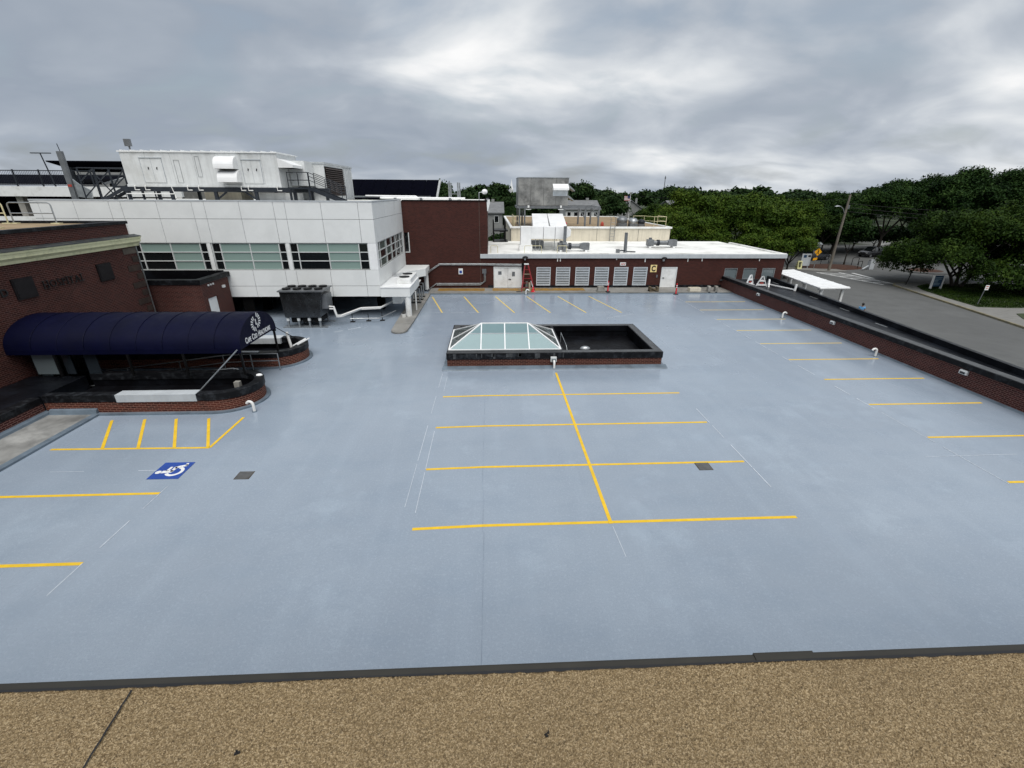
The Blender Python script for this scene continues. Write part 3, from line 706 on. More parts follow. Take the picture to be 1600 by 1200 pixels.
# signs and lamps on that wall
t = thing('letter_sign', 'yellow square sign with a big black C beside the white door', 'sign', (14.65, 40.97, 1.5))
B().box(14.36, 14.94, 40.955, 40.995, 1.50, 2.14).build('plate', 'sign_yellow', t)
b = B(); text_b(b, 'C', .66, (14.45, 40.952, 1.60), (1, 0, 0), (0, 0, 1), .028, .82); b.build('letter', 'letter_black', t)
t = thing('notice_sign', 'small white sign with red slashes above the louvres', 'sign', (11.9, 40.97, 2.1))
B().box(11.55, 12.07, 40.96, 40.995, 2.08, 2.36).build('plate', 'sign_white', t)
b = B()
for i in range(3): b.bar((11.62+i*.14, 40.952, 2.13), (11.74+i*.14, 40.952, 2.31), .02, .05)
b.build('red_slash', 'red_stripe', t)
t = thing('notice_sign', 'small blue and white sign on the tall brick wall', 'sign', (-2.7, 40.97, 1.35))
B().box(-2.90, -2.52, 40.96, 40.995, 1.34, 1.84).build('plate', 'sign_white', t); B().box(-2.83, -2.60, 40.952, 40.96, 1.42, 1.66).build('symbol', 'sign_blue', t)
for x, z, lab in ((3.0, 2.78, 'black dome lamp on the wall above the red ladder'), (15.45, 2.70, 'black dome lamp above the white door')):
    t = thing('wall_lamp', lab, 'lamp', (x, 40.9, z-.15), 'black dome lamps on the brick wall')
    b = B(); b.dome((x, 40.72, z), .26, .22, .16, 14, 5); b.build('shade', 'black_metal', t, smooth=True); B().bar((x, 41.0, z+.05), (x, 40.72, z+.12), .05).build('arm', 'black_metal', t)
    B().box(x-.07, x+.07, 40.86, 41.0, z-.22, z-.06).build('bracket', 'white_metal', t)
# conduits on the tall brick wall
t = thing('conduit_run', 'pair of grey conduits running along the tall brick wall to the door', 'pipe', (-1, 40.9, .3))
for k in (0, .09): B().tube([(-5.55, 39.9, 1.55+k), (-5.25, 40.85, 1.72+k), (-4.55, 40.92, 2.16+k), (-1, 40.92, 2.16+k), (2.7, 40.92, 2.10+k)], .035, 8).build('conduit', 'galvanised', t, smooth=True)
B().tube([(-5.6, 39.9, .12), (-5.35, 40.85, .22), (-4.9, 40.92, .52), (-1.1, 40.92, .52), (-.75, 40.92, .60), (-.62, 40.92, .8), (-.62, 40.92, 1.75)], .045, 8).build('conduit', 'galvanised', t, smooth=True)
B().tube([(-4.9, 40.92, .40), (-1.0, 40.92, .40), (-.52, 40.92, .75), (-.52, 40.92, 1.5)], .035, 8).build('conduit', 'galvanised', t, smooth=True)
B().box(-.80, -.44, 40.80, 41.0, 1.42, 1.80).build('junction_box', 'steel_grey', t)
# red step ladder with black box and rolled mats
t = thing('step_ladder', 'red fibreglass step ladder standing against the brick wall', 'ladder', (3.2, 39.6, .12))
top = [(2.92, 39.85, 2.35), (3.18, 39.85, 2.35)]
for p, q in (((2.62, 39.2, .12), top[0]), ((3.75, 39.2, .12), top[1]), ((2.70, 40.5, .12), (2.95, 40.0, 2.35)), ((3.78, 40.5, .12), (3.15, 40.0, 2.35))): B().bar(p, q, .10, .06).build('rail', 'red_ladder', t)
for i in range(1, 6):
    k = i/6.2; a = Vector((2.62, 39.2, .12)).lerp(Vector(top[0]), k); c = Vector((3.75, 39.2, .12)).lerp(Vector(top[1]), k)
    B().bar(a, c, .09, .035).build('step', 'red_ladder' if i != 4 else 'mat_roll_beige', t)
B().box(2.86, 3.24, 39.75, 40.1, 2.33, 2.40).build('top_cap', 'white_paint', t)
for p in ((3.71, 39.16, .12),): B().bar((3.72, 39.12, .12), (3.42, 39.45, 1.0), .03, .05).build('white_stripe', 'white_paint', t)
B().box(2.72, 3.02, 40.75, 41.0, 1.62, 2.32).build('control_box', 'black_metal', label='black box on the wall behind the red ladder', cat='box', bevel=.01)
b = B().cyl((3.05, 39.4, .12), (3.08, 39.5, .95), .12, .11, 12); b.build('rolled_mat', 'mat_roll_green', label='grey green rolled mat leaning inside the ladder', cat='mat', smooth=True)
b = B().cyl((3.33, 39.25, .12), (3.30, 39.4, .88), .10, .09, 12); b.build('rolled_mat', 'mat_roll_beige', label='beige rolled mat standing inside the ladder', cat='mat', smooth=True)
b = B(); b.dome((2.35, 39.2, .12), .22, .12, .05, 12, 4); b.build('black_puck', 'rubber', label='flat black rubber base lying left of the red ladder', cat='base')
t = thing('traffic_cone', 'orange cone standing at the right foot of the ladder', 'cone', (3.62, 39.2, .12))
B().cyl((3.62, 39.2, .14), (3.62, 39.2, .55), .13, .03, 12).build('cone', 'red_post', t, smooth=True); B().box(3.44, 3.80, 39.02, 39.38, .12, .145).build('base', 'red_post', t); B().cyl((3.62, 39.2, .34), (3.62, 39.2, .42), .078, .062, 12).build('band', 'sign_white', t)
def delineator(x, y, z, label):
    t = thing('delineator_post', label, 'post', (x, y, z), 'red delineator posts by the far kerb')
    B().cyl((x, y, z), (x, y, z+.06), .24, .17, 14).build('base', 'rubber', t); B().cyl((x, y, z+.06), (x, y, z+.86), .062, .05, 10).build('post', 'red_post', t, smooth=True)
    for zb in (.58, .72): B().cyl((x, y, z+zb), (x, y, z+zb+.07), .062, .06, 10).build('band', 'sign_white', t)
    B().cyl((x, y, z+.86), (x, y, z+.94), .03, .045, 8).build('grip', 'red_post', t)
delineator(10.15, 39.05, .12, 'red post with white bands beside the grey block under the louvres'); delineator(15.98, 38.45, 0, 'red post with white bands right of the white door')
B().prism([(9.22, .12), (9.30, .56), (9.82, .58), (9.90, .12)], 'y', 38.95, 39.5).build('concrete_block', 'concrete', label='rough grey concrete block under the third louvre', cat='block', bevel=.05)
t = thing('timber_stack', 'low stack of weathered brown timber left of the white door', 'timber', (14.25, 39.2, .12))
B().box(13.85, 14.0, 39.0, 39.5, .12, .52).box(14.5, 14.66, 39.0, 39.5, .12, .50).box(13.85, 14.66, 39.05, 39.45, .12, .22).build('frame', 'wood_brown', t); B().bar((13.9, 39.0, .5), (14.6, 39.0, .18), .08).build('brace', 'wood_brown', t); B().box(14.0, 14.5, 39.1, 39.4, .22, .36).build('plank', 'wood_brown', t)
t = thing('masonry_block', 'long beige hollow masonry block on the far kerb', 'block', (17.9, 39.2, .12))
B().box(17.42, 18.42, 38.98, 39.08, .12, .44).box(17.42, 18.42, 39.4, 39.5, .12, .44).box(17.42, 17.55, 39.08, 39.4, .12, .44).box(18.29, 18.42, 39.08, 39.4, .12, .44).build('shell', 'tan_wall', t, bevel=.02); B().box(17.55, 18.29, 39.08, 39.4, .12, .32).build('infill', 'concrete', t)
for x, l in ((19.02, 'left of two upright grey concrete stubs in the far corner'), (19.66, 'right of two upright grey concrete stubs in the far corner')):
    B().prism([(38.9, .0), (38.9, .52), (39.0, .60), (39.28, .60), (39.28, .0)], 'x', x, x+.24).build('concrete_stub', 'concrete', label=l, cat='block', group='concrete stubs in the corner', bevel=.03)

# --- things on that white roof
def roof_rail(x, y, w, label):
    t = thing('roof_rail', label, 'railing', (x, y, 3.0), 'yellow hoop rails on the white roof')
    B().tube([(x, y, 2.98), (x, y, 3.55), (x+.06, y, 3.62), (x+w-.06, y, 3.62), (x+w, y, 3.55), (x+w, y, 2.98)], .022, 8).build('hoop', 'yellow_rail', t, smooth=True)
roof_rail(-.02, 42.5, .62, 'leftmost yellow hoop rail on the white roof by the tall brick wall'); roof_rail(3.05, 42.5, 1.55, 'middle yellow hoop rail on the white roof below the ducts'); roof_rail(6.06, 42.5, .85, 'rightmost yellow hoop rail on the white roof by the grey fan')
def inline_fan(x0, y, z, L, label):
    t = thing('inline_fan', label, 'fan', (x0, y, z), 'grey inline fans on the white roof')
    B().box(x0, x0+.62, y-.35, y+.35, z+.16, z+.78).build('inlet_box', 'steel_grey', t, bevel=.03); B().cyl((x0+.62, y, z+.46), (x0+L-.9, y, z+.46), .22, n=14).build('duct', 'steel_grey', t, smooth=True)
    B().cyl((x0+1.0, y, z+.46), (x0+1.25, y, z+.46), .30, n=14).build('flange', 'steel_dark', t)
    B().prism([(x0+L-.9, z+.24), (x0+L-.9, z+.66), (x0+L-.5, z+.76), (x0+L, z+.76), (x0+L, z+.14), (x0+L-.5, z+.14)], 'y', y-.33, y+.33).build('outlet_box', 'steel_grey', t)
    for x in (x0+.15, x0+L-.4): B().box(x, x+.2, y-.4, y+.4, z, z+.14).build('skid', 'white_bright', t)
    B().cyl((x0+.3, y, z+.78), (x0+.3, y, z+.95), .16, n=10).build('motor', 'steel_grey', t)
inline_fan(6.3, 44.0, 2.98, 2.95, 'grey inline fan at the foot of the white ducts'); inline_fan(15.9, 47.3, 2.98, 3.0, 'grey inline fan alone on the right half of the white roof')
t = thing('vent_stack', 'grey vent stack with valves near the roof edge above the louvres', 'vent stack', (12.45, 42.9, 2.98)); B().cyl((12.45, 42.9, 2.98), (12.4, 42.9, 4.75), .16, .15, 12).build('stack', 'steel_grey', t, smooth=True)
B().tube([(12.45, 42.8, 3.15), (12.0, 42.7, 3.2), (11.7, 42.7, 3.05)], .06).build('valve_pipe', 'steel_dark', t); B().box(11.55, 11.85, 42.55, 42.85, 2.98, 3.3).build('valve', 'steel_grey', t); B().tube([(12.5, 42.8, 3.1), (13.4, 42.85, 3.06)], .05).build('drain_pipe', 'steel_dark', t)
t = thing('vent_stack', 'tall grey square post standing in front of the white ducts', 'post', (6.85, 43.5, 2.98)); B().box(6.72, 6.98, 43.38, 43.62, 2.98, 5.25).build('post', 'steel_grey', t); B().box(6.66, 7.04, 43.32, 43.68, 3.7, 3.85).build('band', 'galvanised', t)
# white ducts
t = thing('supply_duct', 'white insulated ducts climbing from the roof to the metal penthouse', 'duct', (5, 46, 2.98))
B().box(2.78, 3.75, 43.95, 44.9, 2.98, 5.18).build('riser', 'white_bright', t, bevel=.04); B().box(2.66, 3.87, 43.85, 45.0, 2.98, 3.55).build('riser_base', 'white_paint', t)
for a, c in ((3.75, 4.88), (4.92, 5.98), (6.02, 7.1)): B().box(a, c, 43.98, 44.9, 4.08, 5.16).build('duct_section', 'white_bright', t, bevel=.03)
B().prism([(7.1, 4.15), (7.45, 4.35), (7.5, 4.9), (7.1, 5.1)], 'y', 44.0, 44.9).build('end_elbow', 'white_bright', t, bevel=.04)
for a, c in ((3.95, 5.45), (5.6, 7.15)): B().add([(a, 44.4, 5.14), (c, 44.4, 5.14), (c+.55, 51.2, 6.02), (a+.45, 51.2, 6.02), (a, 44.4, 4.4), (c, 44.4, 4.4), (c+.55, 51.2, 5.1), (a+.45, 51.2, 5.1)], [(0, 1, 2, 3), (7, 6, 5, 4), (4, 5, 1, 0), (5, 6, 2, 1), (6, 7, 3, 2), (7, 4, 0, 3)]).build('sloped_duct', 'white_bright', t)
for x in (4.2, 4.6, 6.0, 6.5): B().cyl((x, 44.2, 2.98), (x, 44.2, 4.08), .03, n=6).build('support', 'galvanised', t)
B().box(4.0, 5.2, 46.2, 47.2, 2.98, 3.7).build('air_handler_box', 'steel_grey', label='grey rusty box on the roof under the white ducts', cat='box')

# --- tan upper storey behind
tb = thing('tan_building', 'cream walled roof storey with tan gravel roof behind the white roof', 'building', (11.5, 62, 3))
B().box(2.3, 20.6, 53.72, 79, -2, 4.36).build('wall', 'tan_wall', tb)
B().box(2.15, 20.75, 53.58, 53.95, 4.36, 4.56).box(2.15, 2.45, 53.95, 79, 4.36, 4.56).box(20.4, 20.75, 53.95, 79, 4.36, 4.56).box(2.15, 20.75, 79, 79.3, 4.36, 4.56).build('parapet_cap', 'white_paint', tb, bevel=.02)
B().box(2.45, 20.4, 53.95, 79, 4.36, 4.46).build('roof', 'tan_gravel', tb)
for x in (7.5, 12.1, 16.9): B().box(x, x+.03, 53.70, 53.72, 3.0, 4.36).build('wall_joint', 'coping_grey', tb)
t = thing('wall_ladder', 'grey steel ladder up the cream wall', 'ladder', (13.85, 53.6, 2.98))
for x in (13.58, 14.10): B().tube([(x, 53.55, 2.98), (x, 53.5, 5.5), (x, 53.9, 5.6)], .03, 6).build('rail', 'steel_grey', t)
for i in range(7): B().cyl((13.58, 53.53, 3.2+i*.3), (14.10, 53.53, 3.2+i*.3), .02, n=6).build('rung', 'steel_grey', t)
t = thing('guard_rail', 'pale yellow pipe guard rail on the right end of the tan roof', 'railing', (18.6, 55, 4.56))
pts_ = [(17.0, 56.5), (18.3, 56.5), (18.9, 54.6), (20.3, 54.6), (20.3, 57.5)]
for x, y in pts_: B().cyl((x, y, 4.46), (x, y, 5.62), .035, n=7).build('post', 'yellow_rail', t)
for zz_ in (5.6, 5.1):
    for a, c in zip(pts_, pts_[1:]): B().cyl((*a, zz_), (*c, zz_), .03, n=6).build('rail', 'yellow_rail', t)
def mushroom(x, y, z, s_, label, mat='galvanised'):
    t = thing('exhaust_fan', label, 'fan', (x, y, z), 'round exhaust fans on the tan roof')
    B().box(x-.45*s_, x+.45*s_, y-.45*s_, y+.45*s_, z, z+.35*s_).build('curb', 'steel_grey', t); B().cyl((x, y, z+.35*s_), (x, y, z+.62*s_), .5*s_, .56*s_, 14).build('housing', mat, t, smooth=True); b = B(); b.dome((x, y, z+.62*s_), .56*s_, .56*s_, .38*s_, 14, 5); b.build('cap', mat, t, smooth=True)
mushroom(15.4, 55.6, 4.46, 1.15, 'leftmost round exhaust fan on the tan roof right of the ladder', 'steel_grey'); mushroom(16.6, 55.2, 4.46, 1.0, 'middle shiny round exhaust fan on the tan roof'); mushroom(17.9, 56.2, 4.46, .8, 'dark round fan on the tan roof nearest the yellow rail', 'steel_dark')
b = B(); b.dome((9.3, 60, 4.46), .35, .35, .3, 8, 4); b.build('red_bucket', 'red_post', label='small red dome vent on the tan gravel roof', cat='vent') ; b = B(); b.dome((13.3, 56.5, 4.46), .22, .22, .5, 8, 4); b.build('red_vent', 'red_stripe', label='small red vent on the tan roof beside the ladder top', cat='vent')
# metal penthouse on steel legs
ph = thing('metal_penthouse', 'weathered sheet metal air unit raised on steel legs', 'air unit', (6, 57, 4.46))
for a, c in ((3.15, 4.55), (4.57, 6.0), (6.02, 7.4), (7.42, 8.80)): B().box(a, c, 55.0, 59.5, 6.72, 9.58).build('panel', 'sheet_metal_wet', ph, bevel=.01)
B().box(3.1, 8.85, 54.96, 59.55, 9.58, 9.66).build('roof', 'galvanised', ph)
hd = B().prism([(55.0, 9.0), (54.2, 8.55), (54.2, 8.35), (55.0, 8.35)], 'x', 7.0, 8.75).build('intake_hood', 'white_bright', ph); B().box(7.05, 8.7, 54.9, 55.0, 7.75, 8.35).build('louvre', 'louver_grey', hd)
for z1, z2 in ((9.0, 8.35), (7.9, 7.3)): B().prism([(8.8, z1), (9.6, z2), (9.6, z2-.12), (8.8, z1-.25)], 'y', 55.4, 57.2).build('side_hood', 'galvanised', ph)
B().box(3.2, 12.6, 54.9, 55.1, 6.42, 6.68).box(3.2, 12.6, 59.4, 59.6, 6.42, 6.68).box(3.0, 3.2, 54.9, 59.6, 6.42, 6.68).box(12.4, 12.6, 55.1, 59.4, 6.42, 6.68).build('steel_frame', 'steel_grey', ph)
for x in (3.3, 3.9, 10.9, 12.45):
    for y in (55.0, 59.5): B().box(x-.09, x+.09, y-.09, y+.09, 4.46, 6.42).build('leg', 'steel_grey', ph)
for a, c in (((10.9, 55, 5.3), (10.2, 55, 6.42)), ((12.4, 55, 5.4), (11.7, 55, 6.42))): B().bar(a, c, .1).build('brace', 'steel_grey', ph)
for x in (4.3, 8.0): B().box(x-.1, x+.1, 54.7, 54.9, 6.5, 6.75).box(x-.3, x+.3, 54.7, 54.9, 6.3, 6.36).build('spring_mount', 'white_paint', ph)
t = thing('guard_rail', 'yellow guard rail at the left rear corner of the tan roof', 'railing', (3, 56, 4.5))
for x, y in ((2.7, 55.0), (2.7, 57.5), (2.7, 60.0), (3.4, 55.0)): B().cyl((x, y, 4.46), (x, y, 5.6), .035, n=6).build('post', 'yellow_rail', t)
for zz_ in (5.6, 5.05): B().cyl((2.7, 55, zz_), (2.7, 60, zz_), .03, n=6).cyl((2.7, 55, zz_), (3.4, 55, zz_), .03, n=6).build('rail', 'yellow_rail', t)
# black fire stair in the gap
t = thing('fire_stair', 'black steel stair in the gap beside the tall brick wall', 'stair', (.9, 55, -2))
for x in (.3, 1.6): 
    for y in (52.5, 55.5): B().box(x-.07, x+.07, y-.07, y+.07, -2, 5.2).build('post', 'black_metal', t)
for z in (2.9, 4.1): B().box(.3, 1.9, 52.5, 55.5, z, z+.12).build('landing', 'black_metal', t)
for i in range(10): B().box(1.0, 1.6, 52.4-.0+i*.28, 52.65+i*.28, 3.0+i*.13-.0, 3.04+i*.13).build('tread', 'black_metal', t)

# ================================================================== TALL BRICK BLOCK
tk = thing('brick_tower', 'tall plain dark brick block between the white building and low wing', 'building', (-4, 46, 0))
wall_y(B(), -9.5, -.30, 0, 7.38, 41.0, 41.3, [(-7.44, -7.02, 3.2, 4.86)]).build('wall', 'brick_far', tk)
B().box(-.6, -.30, 41.3, 54, -2, 7.38).build('wall', 'brick_far', tk); B().box(-9.5, -.6, 41.3, 54, 7.2, 7.36).build('roof', 'white_roof', tk)
B().box(-7.44, -7.02, 41.1, 41.15, 3.2, 4.86).build('window', 'glass_dark', tk); B().box(-7.10, -7.02, 40.97, 41.1, 3.2, 4.86).box(-7.44, -7.10, 40.97, 41.1, 3.2, 3.27).build('window_frame', 'window_frame', tk)
B().box(-7.4, -.25, 40.93, 41.05, 7.38, 7.46).box(-.42, -.18, 41.05, 54, 7.38, 7.5).build('coping', 'black_metal', tk)
B().box(-.975, -.95, 40.99, 41.0, 0, 7.38).build('control_joint', 'stone_quoin_pale', tk)
B().prism([(-.32, 7.5), (-.05, 7.5), (-.05, 7.2), (-.22, 6.6), (-.28, 6.6)], 'y', 40.98, 42).build('gutter_end', 'white_paint', tk)
t = thing('roof_pipe', 'long white insulated pipe along the top of the tall brick block', 'pipe', (-5, 42.5, 7.4))
B().tube([(-9.5, 42.6, 7.58), (-2.2, 42.6, 7.56)], .09, 10).build('pipe', 'white_bright', t, smooth=True); B().tube([(-10.8, 42.9, 7.72), (-6.5, 42.9, 7.70), (-6.2, 42.9, 7.5)], .08, 10).build('pipe', 'white_bright', t, smooth=True)
for x in (-8.2, -6.0, -3.5): B().box(x-.1, x+.1, 42.4, 42.8, 7.36, 7.6).build('support', 'steel_grey', t)
t = thing('roof_ladder', 'galvanised ladder head standing up on the tall brick block', 'ladder', (-3.2, 43.6, 7.36))
for x, y in ((-3.62, 43.4), (-2.85, 43.4), (-3.55, 44.4), (-2.75, 44.4)): B().box(x-.06, x+.06, y-.06, y+.06, 7.36, 8.85).build('rail', 'galvanised', t)
for z in (7.6, 7.9): B().box(-3.62, -2.85, 43.37, 43.43, z, z+.05).build('rung', 'galvanised', t)
t = thing('roof_lamp', 'white globe lamp on a bracket at the brick block corner', 'lamp', (-.8, 43, 7.4)); b = B(); b.dome((-.50, 43.4, 8.12), .26, .26, .22, 12, 6, True); b.build('globe', 'white_bright', t, smooth=True)
B().tube([(-1.0, 43.4, 7.36), (-1.0, 43.4, 8.05), (-.7, 43.4, 8.08)], .04).build('bracket', 'galvanised', t)

# ================================================================== WHITE PANELLED BUILDING
wb = thing('white_building', 'white panelled building with a green glass window strip', 'building', (-17, 36, 0))
XE, YF = -7.47, 30.9
XJ = [-28.1, -27.6, -25.52, -23.45, -22.74, -20.61, -18.50, -17.76, -15.65, -13.57, -12.86, -10.65, -8.36, XE]
B().box(-28.1, XE-.06, YF+.06, 41.0, 5.0, 7.40).box(-28.1, XE-.06, YF+.06, 41.0, 1.52, 3.24).box(-28.1, XE-.3, YF+.3, 41.0, 3.24, 5.0).build('core', 'panel_gap', wb)
G = .012
for a, c in zip(XJ, XJ[1:]):
    for z0, z1 in ((6.42, 7.44), (4.97, 6.42), (2.22, 3.27), (1.50, 2.22)):
        B().box(a+G, c-(G if c != XE else .0), YF, YF+.058, z0+G, z1-G).build('panel', 'panel_white', wb)
YJ = [YF+.06, 34.4, 38.0, 40.99]
for a, c in zip(YJ, YJ[1:]):
    for z0, z1 in ((6.42, 7.44), (4.97, 6.42), (2.22, 3.27), (1.50, 2.22)):
        B().box(XE-.058, XE, a+G, c-G, z0+G, z1-G).build('panel', 'panel_white', wb)
B().box(-28.1, XE+.02, YF-.02, YF+.30, 7.44, 7.52).box(XE-.30, XE+.02, YF+.30, 41.0, 7.44, 7.52).build('coping', 'fascia_grey', wb)
B().box(-28.1, XE-.30, YF+.30, 41, 7.40, 7.43).build('roof', 'white_roof', wb)
B().box(-8.0, XE, YF+.01, YF+.5, 3.27, 4.97).build('corner_column', 'white_bright', wb)
Z0, Z1 = 3.29, 4.95; RW = (Z1-Z0)/3
def win_front(cols, darks):
    x0, x1 = cols[0], cols[-1]; b = B()
    for x in cols: b.box(x-.028, x+.028, YF+.04, YF+.16, Z0, Z1)
    for r in range(4):
        for a, c in zip(cols, cols[1:]): b.box(a+.028, c-.028, YF+.05, YF+.15, Z0+r*RW-(.025 if r else 0), Z0+r*RW+(.025 if r < 3 else 0))
    w_ = b.build('window', 'window_frame', wb)
    for i, (a, c) in enumerate(zip(cols, cols[1:])):
        for r in range(3):
            B().box(a+.028, c-.028, YF+.10, YF+.115, Z0+r*RW+.02, Z0+(r+1)*RW-.02).build('pane', 'glass_dark' if (i, r) in darks or i in (0, len(cols)-2) else 'glass_pale', w_)
    return w_
for off, dk in ((-9.9, set()), (-4.95, {(1, 0), (1, 1)}), (0, set()), (4.9, {(1, 0), (1, 1)})):
    cols = [-17.90+off, -17.38+off, -15.52+off, -13.69+off, -13.25+off]
    if off == 4.9: cols = [-13.0, -12.51, -10.58, -8.6, -8.02]
    win_front(cols, dk)
    if off != 4.9: B().box(cols[-1]+.03, cols[-1]+.24, YF+.01, YF+.2, Z0-.02, Z1+.02).build('pier', 'white_paint', wb)
cols = [31.45, 32.1, 34.15, 36.0, 37.55, 39.4, 40.6]; b = B()
for y in cols: b.box(XE-.16, XE-.03, y-.03, y+.03, Z0, Z1)
for r in range(4):
    for a, c in zip(cols, cols[1:]): b.box(XE-.15, XE-.04, a+.03, c-.03, Z0+r*RW-(.025 if r else 0), Z0+r*RW+(.025 if r < 3 else 0))
w_ = b.build('window', 'window_frame', wb)
for i, (a, c) in enumerate(zip(cols, cols[1:])):
    for r in range(3): B().box(XE-.115, XE-.10, a+.03, c-.03, Z0+r*RW+.02, Z0+(r+1)*RW-.02).build('pane', ('glass_dark', 'glass_mid')[(i+r) % 2 if i < 3 else 0], w_)
B().box(XE-.3, XE, 40.6, 40.99, 3.27, 4.97).build('pier', 'white_paint', wb)
# dark garage level below, shade put into near-black walls, columns and door
B().box(-25, -7.0, 40.6, 40.98, 0, 1.5).box(-25, -24.7, 31, 40.6, 0, 1.5).build('undercroft_wall', 'void_shade', wb)
for x in (-21, -16.5, -12, -8.2): B().box(x-.25, x+.25, 33.5, 34.0, 0, 1.5).build('undercroft_column', 'void_shade', wb)
B().box(-16.9, -16.2, 31.2, 31.3, 0, 1.3).build('service_door', 'void_shade', wb)
# entrance canopy with round columns
ec = thing('entrance_canopy', 'white slab canopy on round columns at the white building corner', 'canopy', (-6.4, 33, 0))
B().box(XE+.005, -5.50, 30.75, 34.9, 1.50, 2.10).build('slab', 'panel_white', ec, bevel=.01); B().box(XE+.005, -5.47, 30.72, 34.93, 2.10, 2.15).build('slab_cap', 'white_bright', ec)
B().prism([(XE+.005, 36.5), (-5.5, 38.8), (-5.45, 40.95), (XE+.005, 40.95)], 'z', 1.56, 2.15).build('rear_slab', 'panel_white', ec)
B().cyl((-5.72, 30.98, .13), (-5.72, 30.98, 1.5), .20, n=18).build('column', 'white_paint', ec, smooth=True); B().cyl((-5.72, 40.4, .12), (-5.72, 40.4, 1.56), .20, n=18).build('column', 'white_paint', ec, smooth=True)
B().box(-6.9, -6.3, 31.6, 33.2, .85, 1.5).build('duct_stub', 'white_paint', ec); B().cyl((-5.45, 32.6, .15), (-5.45, 32.6, 1.5), .05, n=8).build('downpipe', 'pvc', ec)
t = thing('rooftop_condenser', 'white flat condenser with two black fans on the entrance canopy', 'air conditioner', (-6.1, 33.6, 2.15))
B().box(-6.55, -5.60, 31.9, 34.8, 2.15, 2.50).build('case', 'white_paint', t, bevel=.03)
for y in (32.7, 34.0): B().cyl((-6.15, y, 2.50), (-6.15, y, 2.55), .36, n=16).build('fan', 'black_metal', t); B().box(-6.5, -5.8, y-.02, y+.02, 2.55, 2.57).build('guard_bar', 'steel_grey', t)
for i, y in enumerate((35.0, 36.1, 37.2)):
    t = thing('pipe_rack', ('nearest', 'middle', 'farthest')[i] + ' grey steel pipe support frame beside the entrance canopy', 'pipe rack', (-5.8, y, .13), 'pipe support frames')
    B().tube([(-6.1, y, .13), (-6.1, y, 1.25), (-5.55, y, 1.25), (-5.55, y, .13)], .055, 6).build('frame', 'galvanised', t); B().box(-6.2, -5.45, y-.16, y+.16, .13, .2).build('foot', 'rubber', t)
    B().cyl((-5.9, y-.25, 1.32), (-5.9, y+.9, 1.32), .07, n=8).build('pipe', 'pvc', t, smooth=True)
t = thing('white_bucket', 'white plastic bucket at the foot of the round column', 'bucket', (-6.0, 30.6, .13)); B().cyl((-6.02, 30.62, .13), (-6.02, 30.62, .38), .13, .16, 14).build('pail', 'bucket_white', t, smooth=True); B().cyl((-6.02, 30.62, .381), (-6.02, 30.62, .386), .145, n=14).build('pail_shade', 'rubber', t)  # black disc stands for the shade inside the pail
# insulated pipes under the building
t = thing('chiller_pipes', 'white insulated pipes running from the chiller under the white building', 'pipe', (-9.3, 30.3, 0))
for k, r in ((0, .06), (.24, .06)):
    B().tube([(-10.35, 28.9, 1.15+k*.6), (-10.05, 28.85, 1.15+k*.6), (-9.95, 28.9, .62+k*.4), (-9.75, 29.1, .58+k*.3), (-8.9+k*.3, 30.55, .72+k*.3), (-7.6+k*.4, 30.7, .74+k*.3), (-6.9+k*.3, 33.5, .8+k*.3)], r, 8).build('pipe', 'pvc', t, smooth=True)
B().tube([(-9.4, 29.7, .28), (-7.5, 29.8, .28), (-6.8, 31.8, .30)], .04, 6).build('rail', 'galvanised', t)
for x, y in ((-9.3, 29.9), (-8.3, 30.1), (-7.4, 30.2)): B().cyl((x, y, 0), (x, y, .6), .03, n=6).build('stand', 'steel_dark', t); B().box(x-.15, x+.15, y-.08, y+.08, 0, .06).build('foot', 'rubber', t)
# chiller
ch = thing('chiller', 'dark metal chiller with fans on top under the white building', 'chiller', (-11.8, 29.2, 0))
B().prism([(-13.05, .68), (-10.85, .68), (-10.55, 2.30), (-13.15, 2.30)], 'y', 28.5, 30.2).build('case', 'chiller_dark', ch, bevel=.02)
B().box(-13.22, -10.48, 28.42, 30.28, 2.30, 2.38).build('top_frame', 'steel_grey', ch)
for i in range(4):
    for y in (28.95, 29.8): x = -12.85+i*.66; B().cyl((x, y, 2.38), (x, y, 2.47), .25, n=16).build('fan', 'black_metal', ch, smooth=True)
for i in range(4):
    x = -12.95+i*.66; B().box(x-.05, x+.05, 28.6, 28.7, .06, .68).box(x-.05, x+.05, 30.0, 30.1, .06, .68).build('leg', 'galvanised', ch); B().cyl((x, 28.65, .45), (x, 28.65, .62), .10, n=10).build('spring_mount', 'white_metal', ch)
B().box(-13.3, -10.5, 28.50, 28.62, 0, .06).box(-13.3, -10.5, 28.9, 29.0, 0, .06).box(-13.3, -10.5, 30.0, 30.12, 0, .06).build('skid', 'galvanised', ch)
for i in range(3): B().box(-12.8+i*.7, -12.3+i*.7, 28.7, 30.0, .30, .66).build('compressor', 'black_metal', ch, bevel=.08)
B().box(-10.75, -10.35, 28.7, 29.6, 1.2, 2.1).build('control_panel', 'steel_grey', ch)
for x in (-12.5, -11.2): B().box(x-.05, x+.05, 28.49, 28.5, 1.0, 1.04).build('latch', 'black_metal', ch)

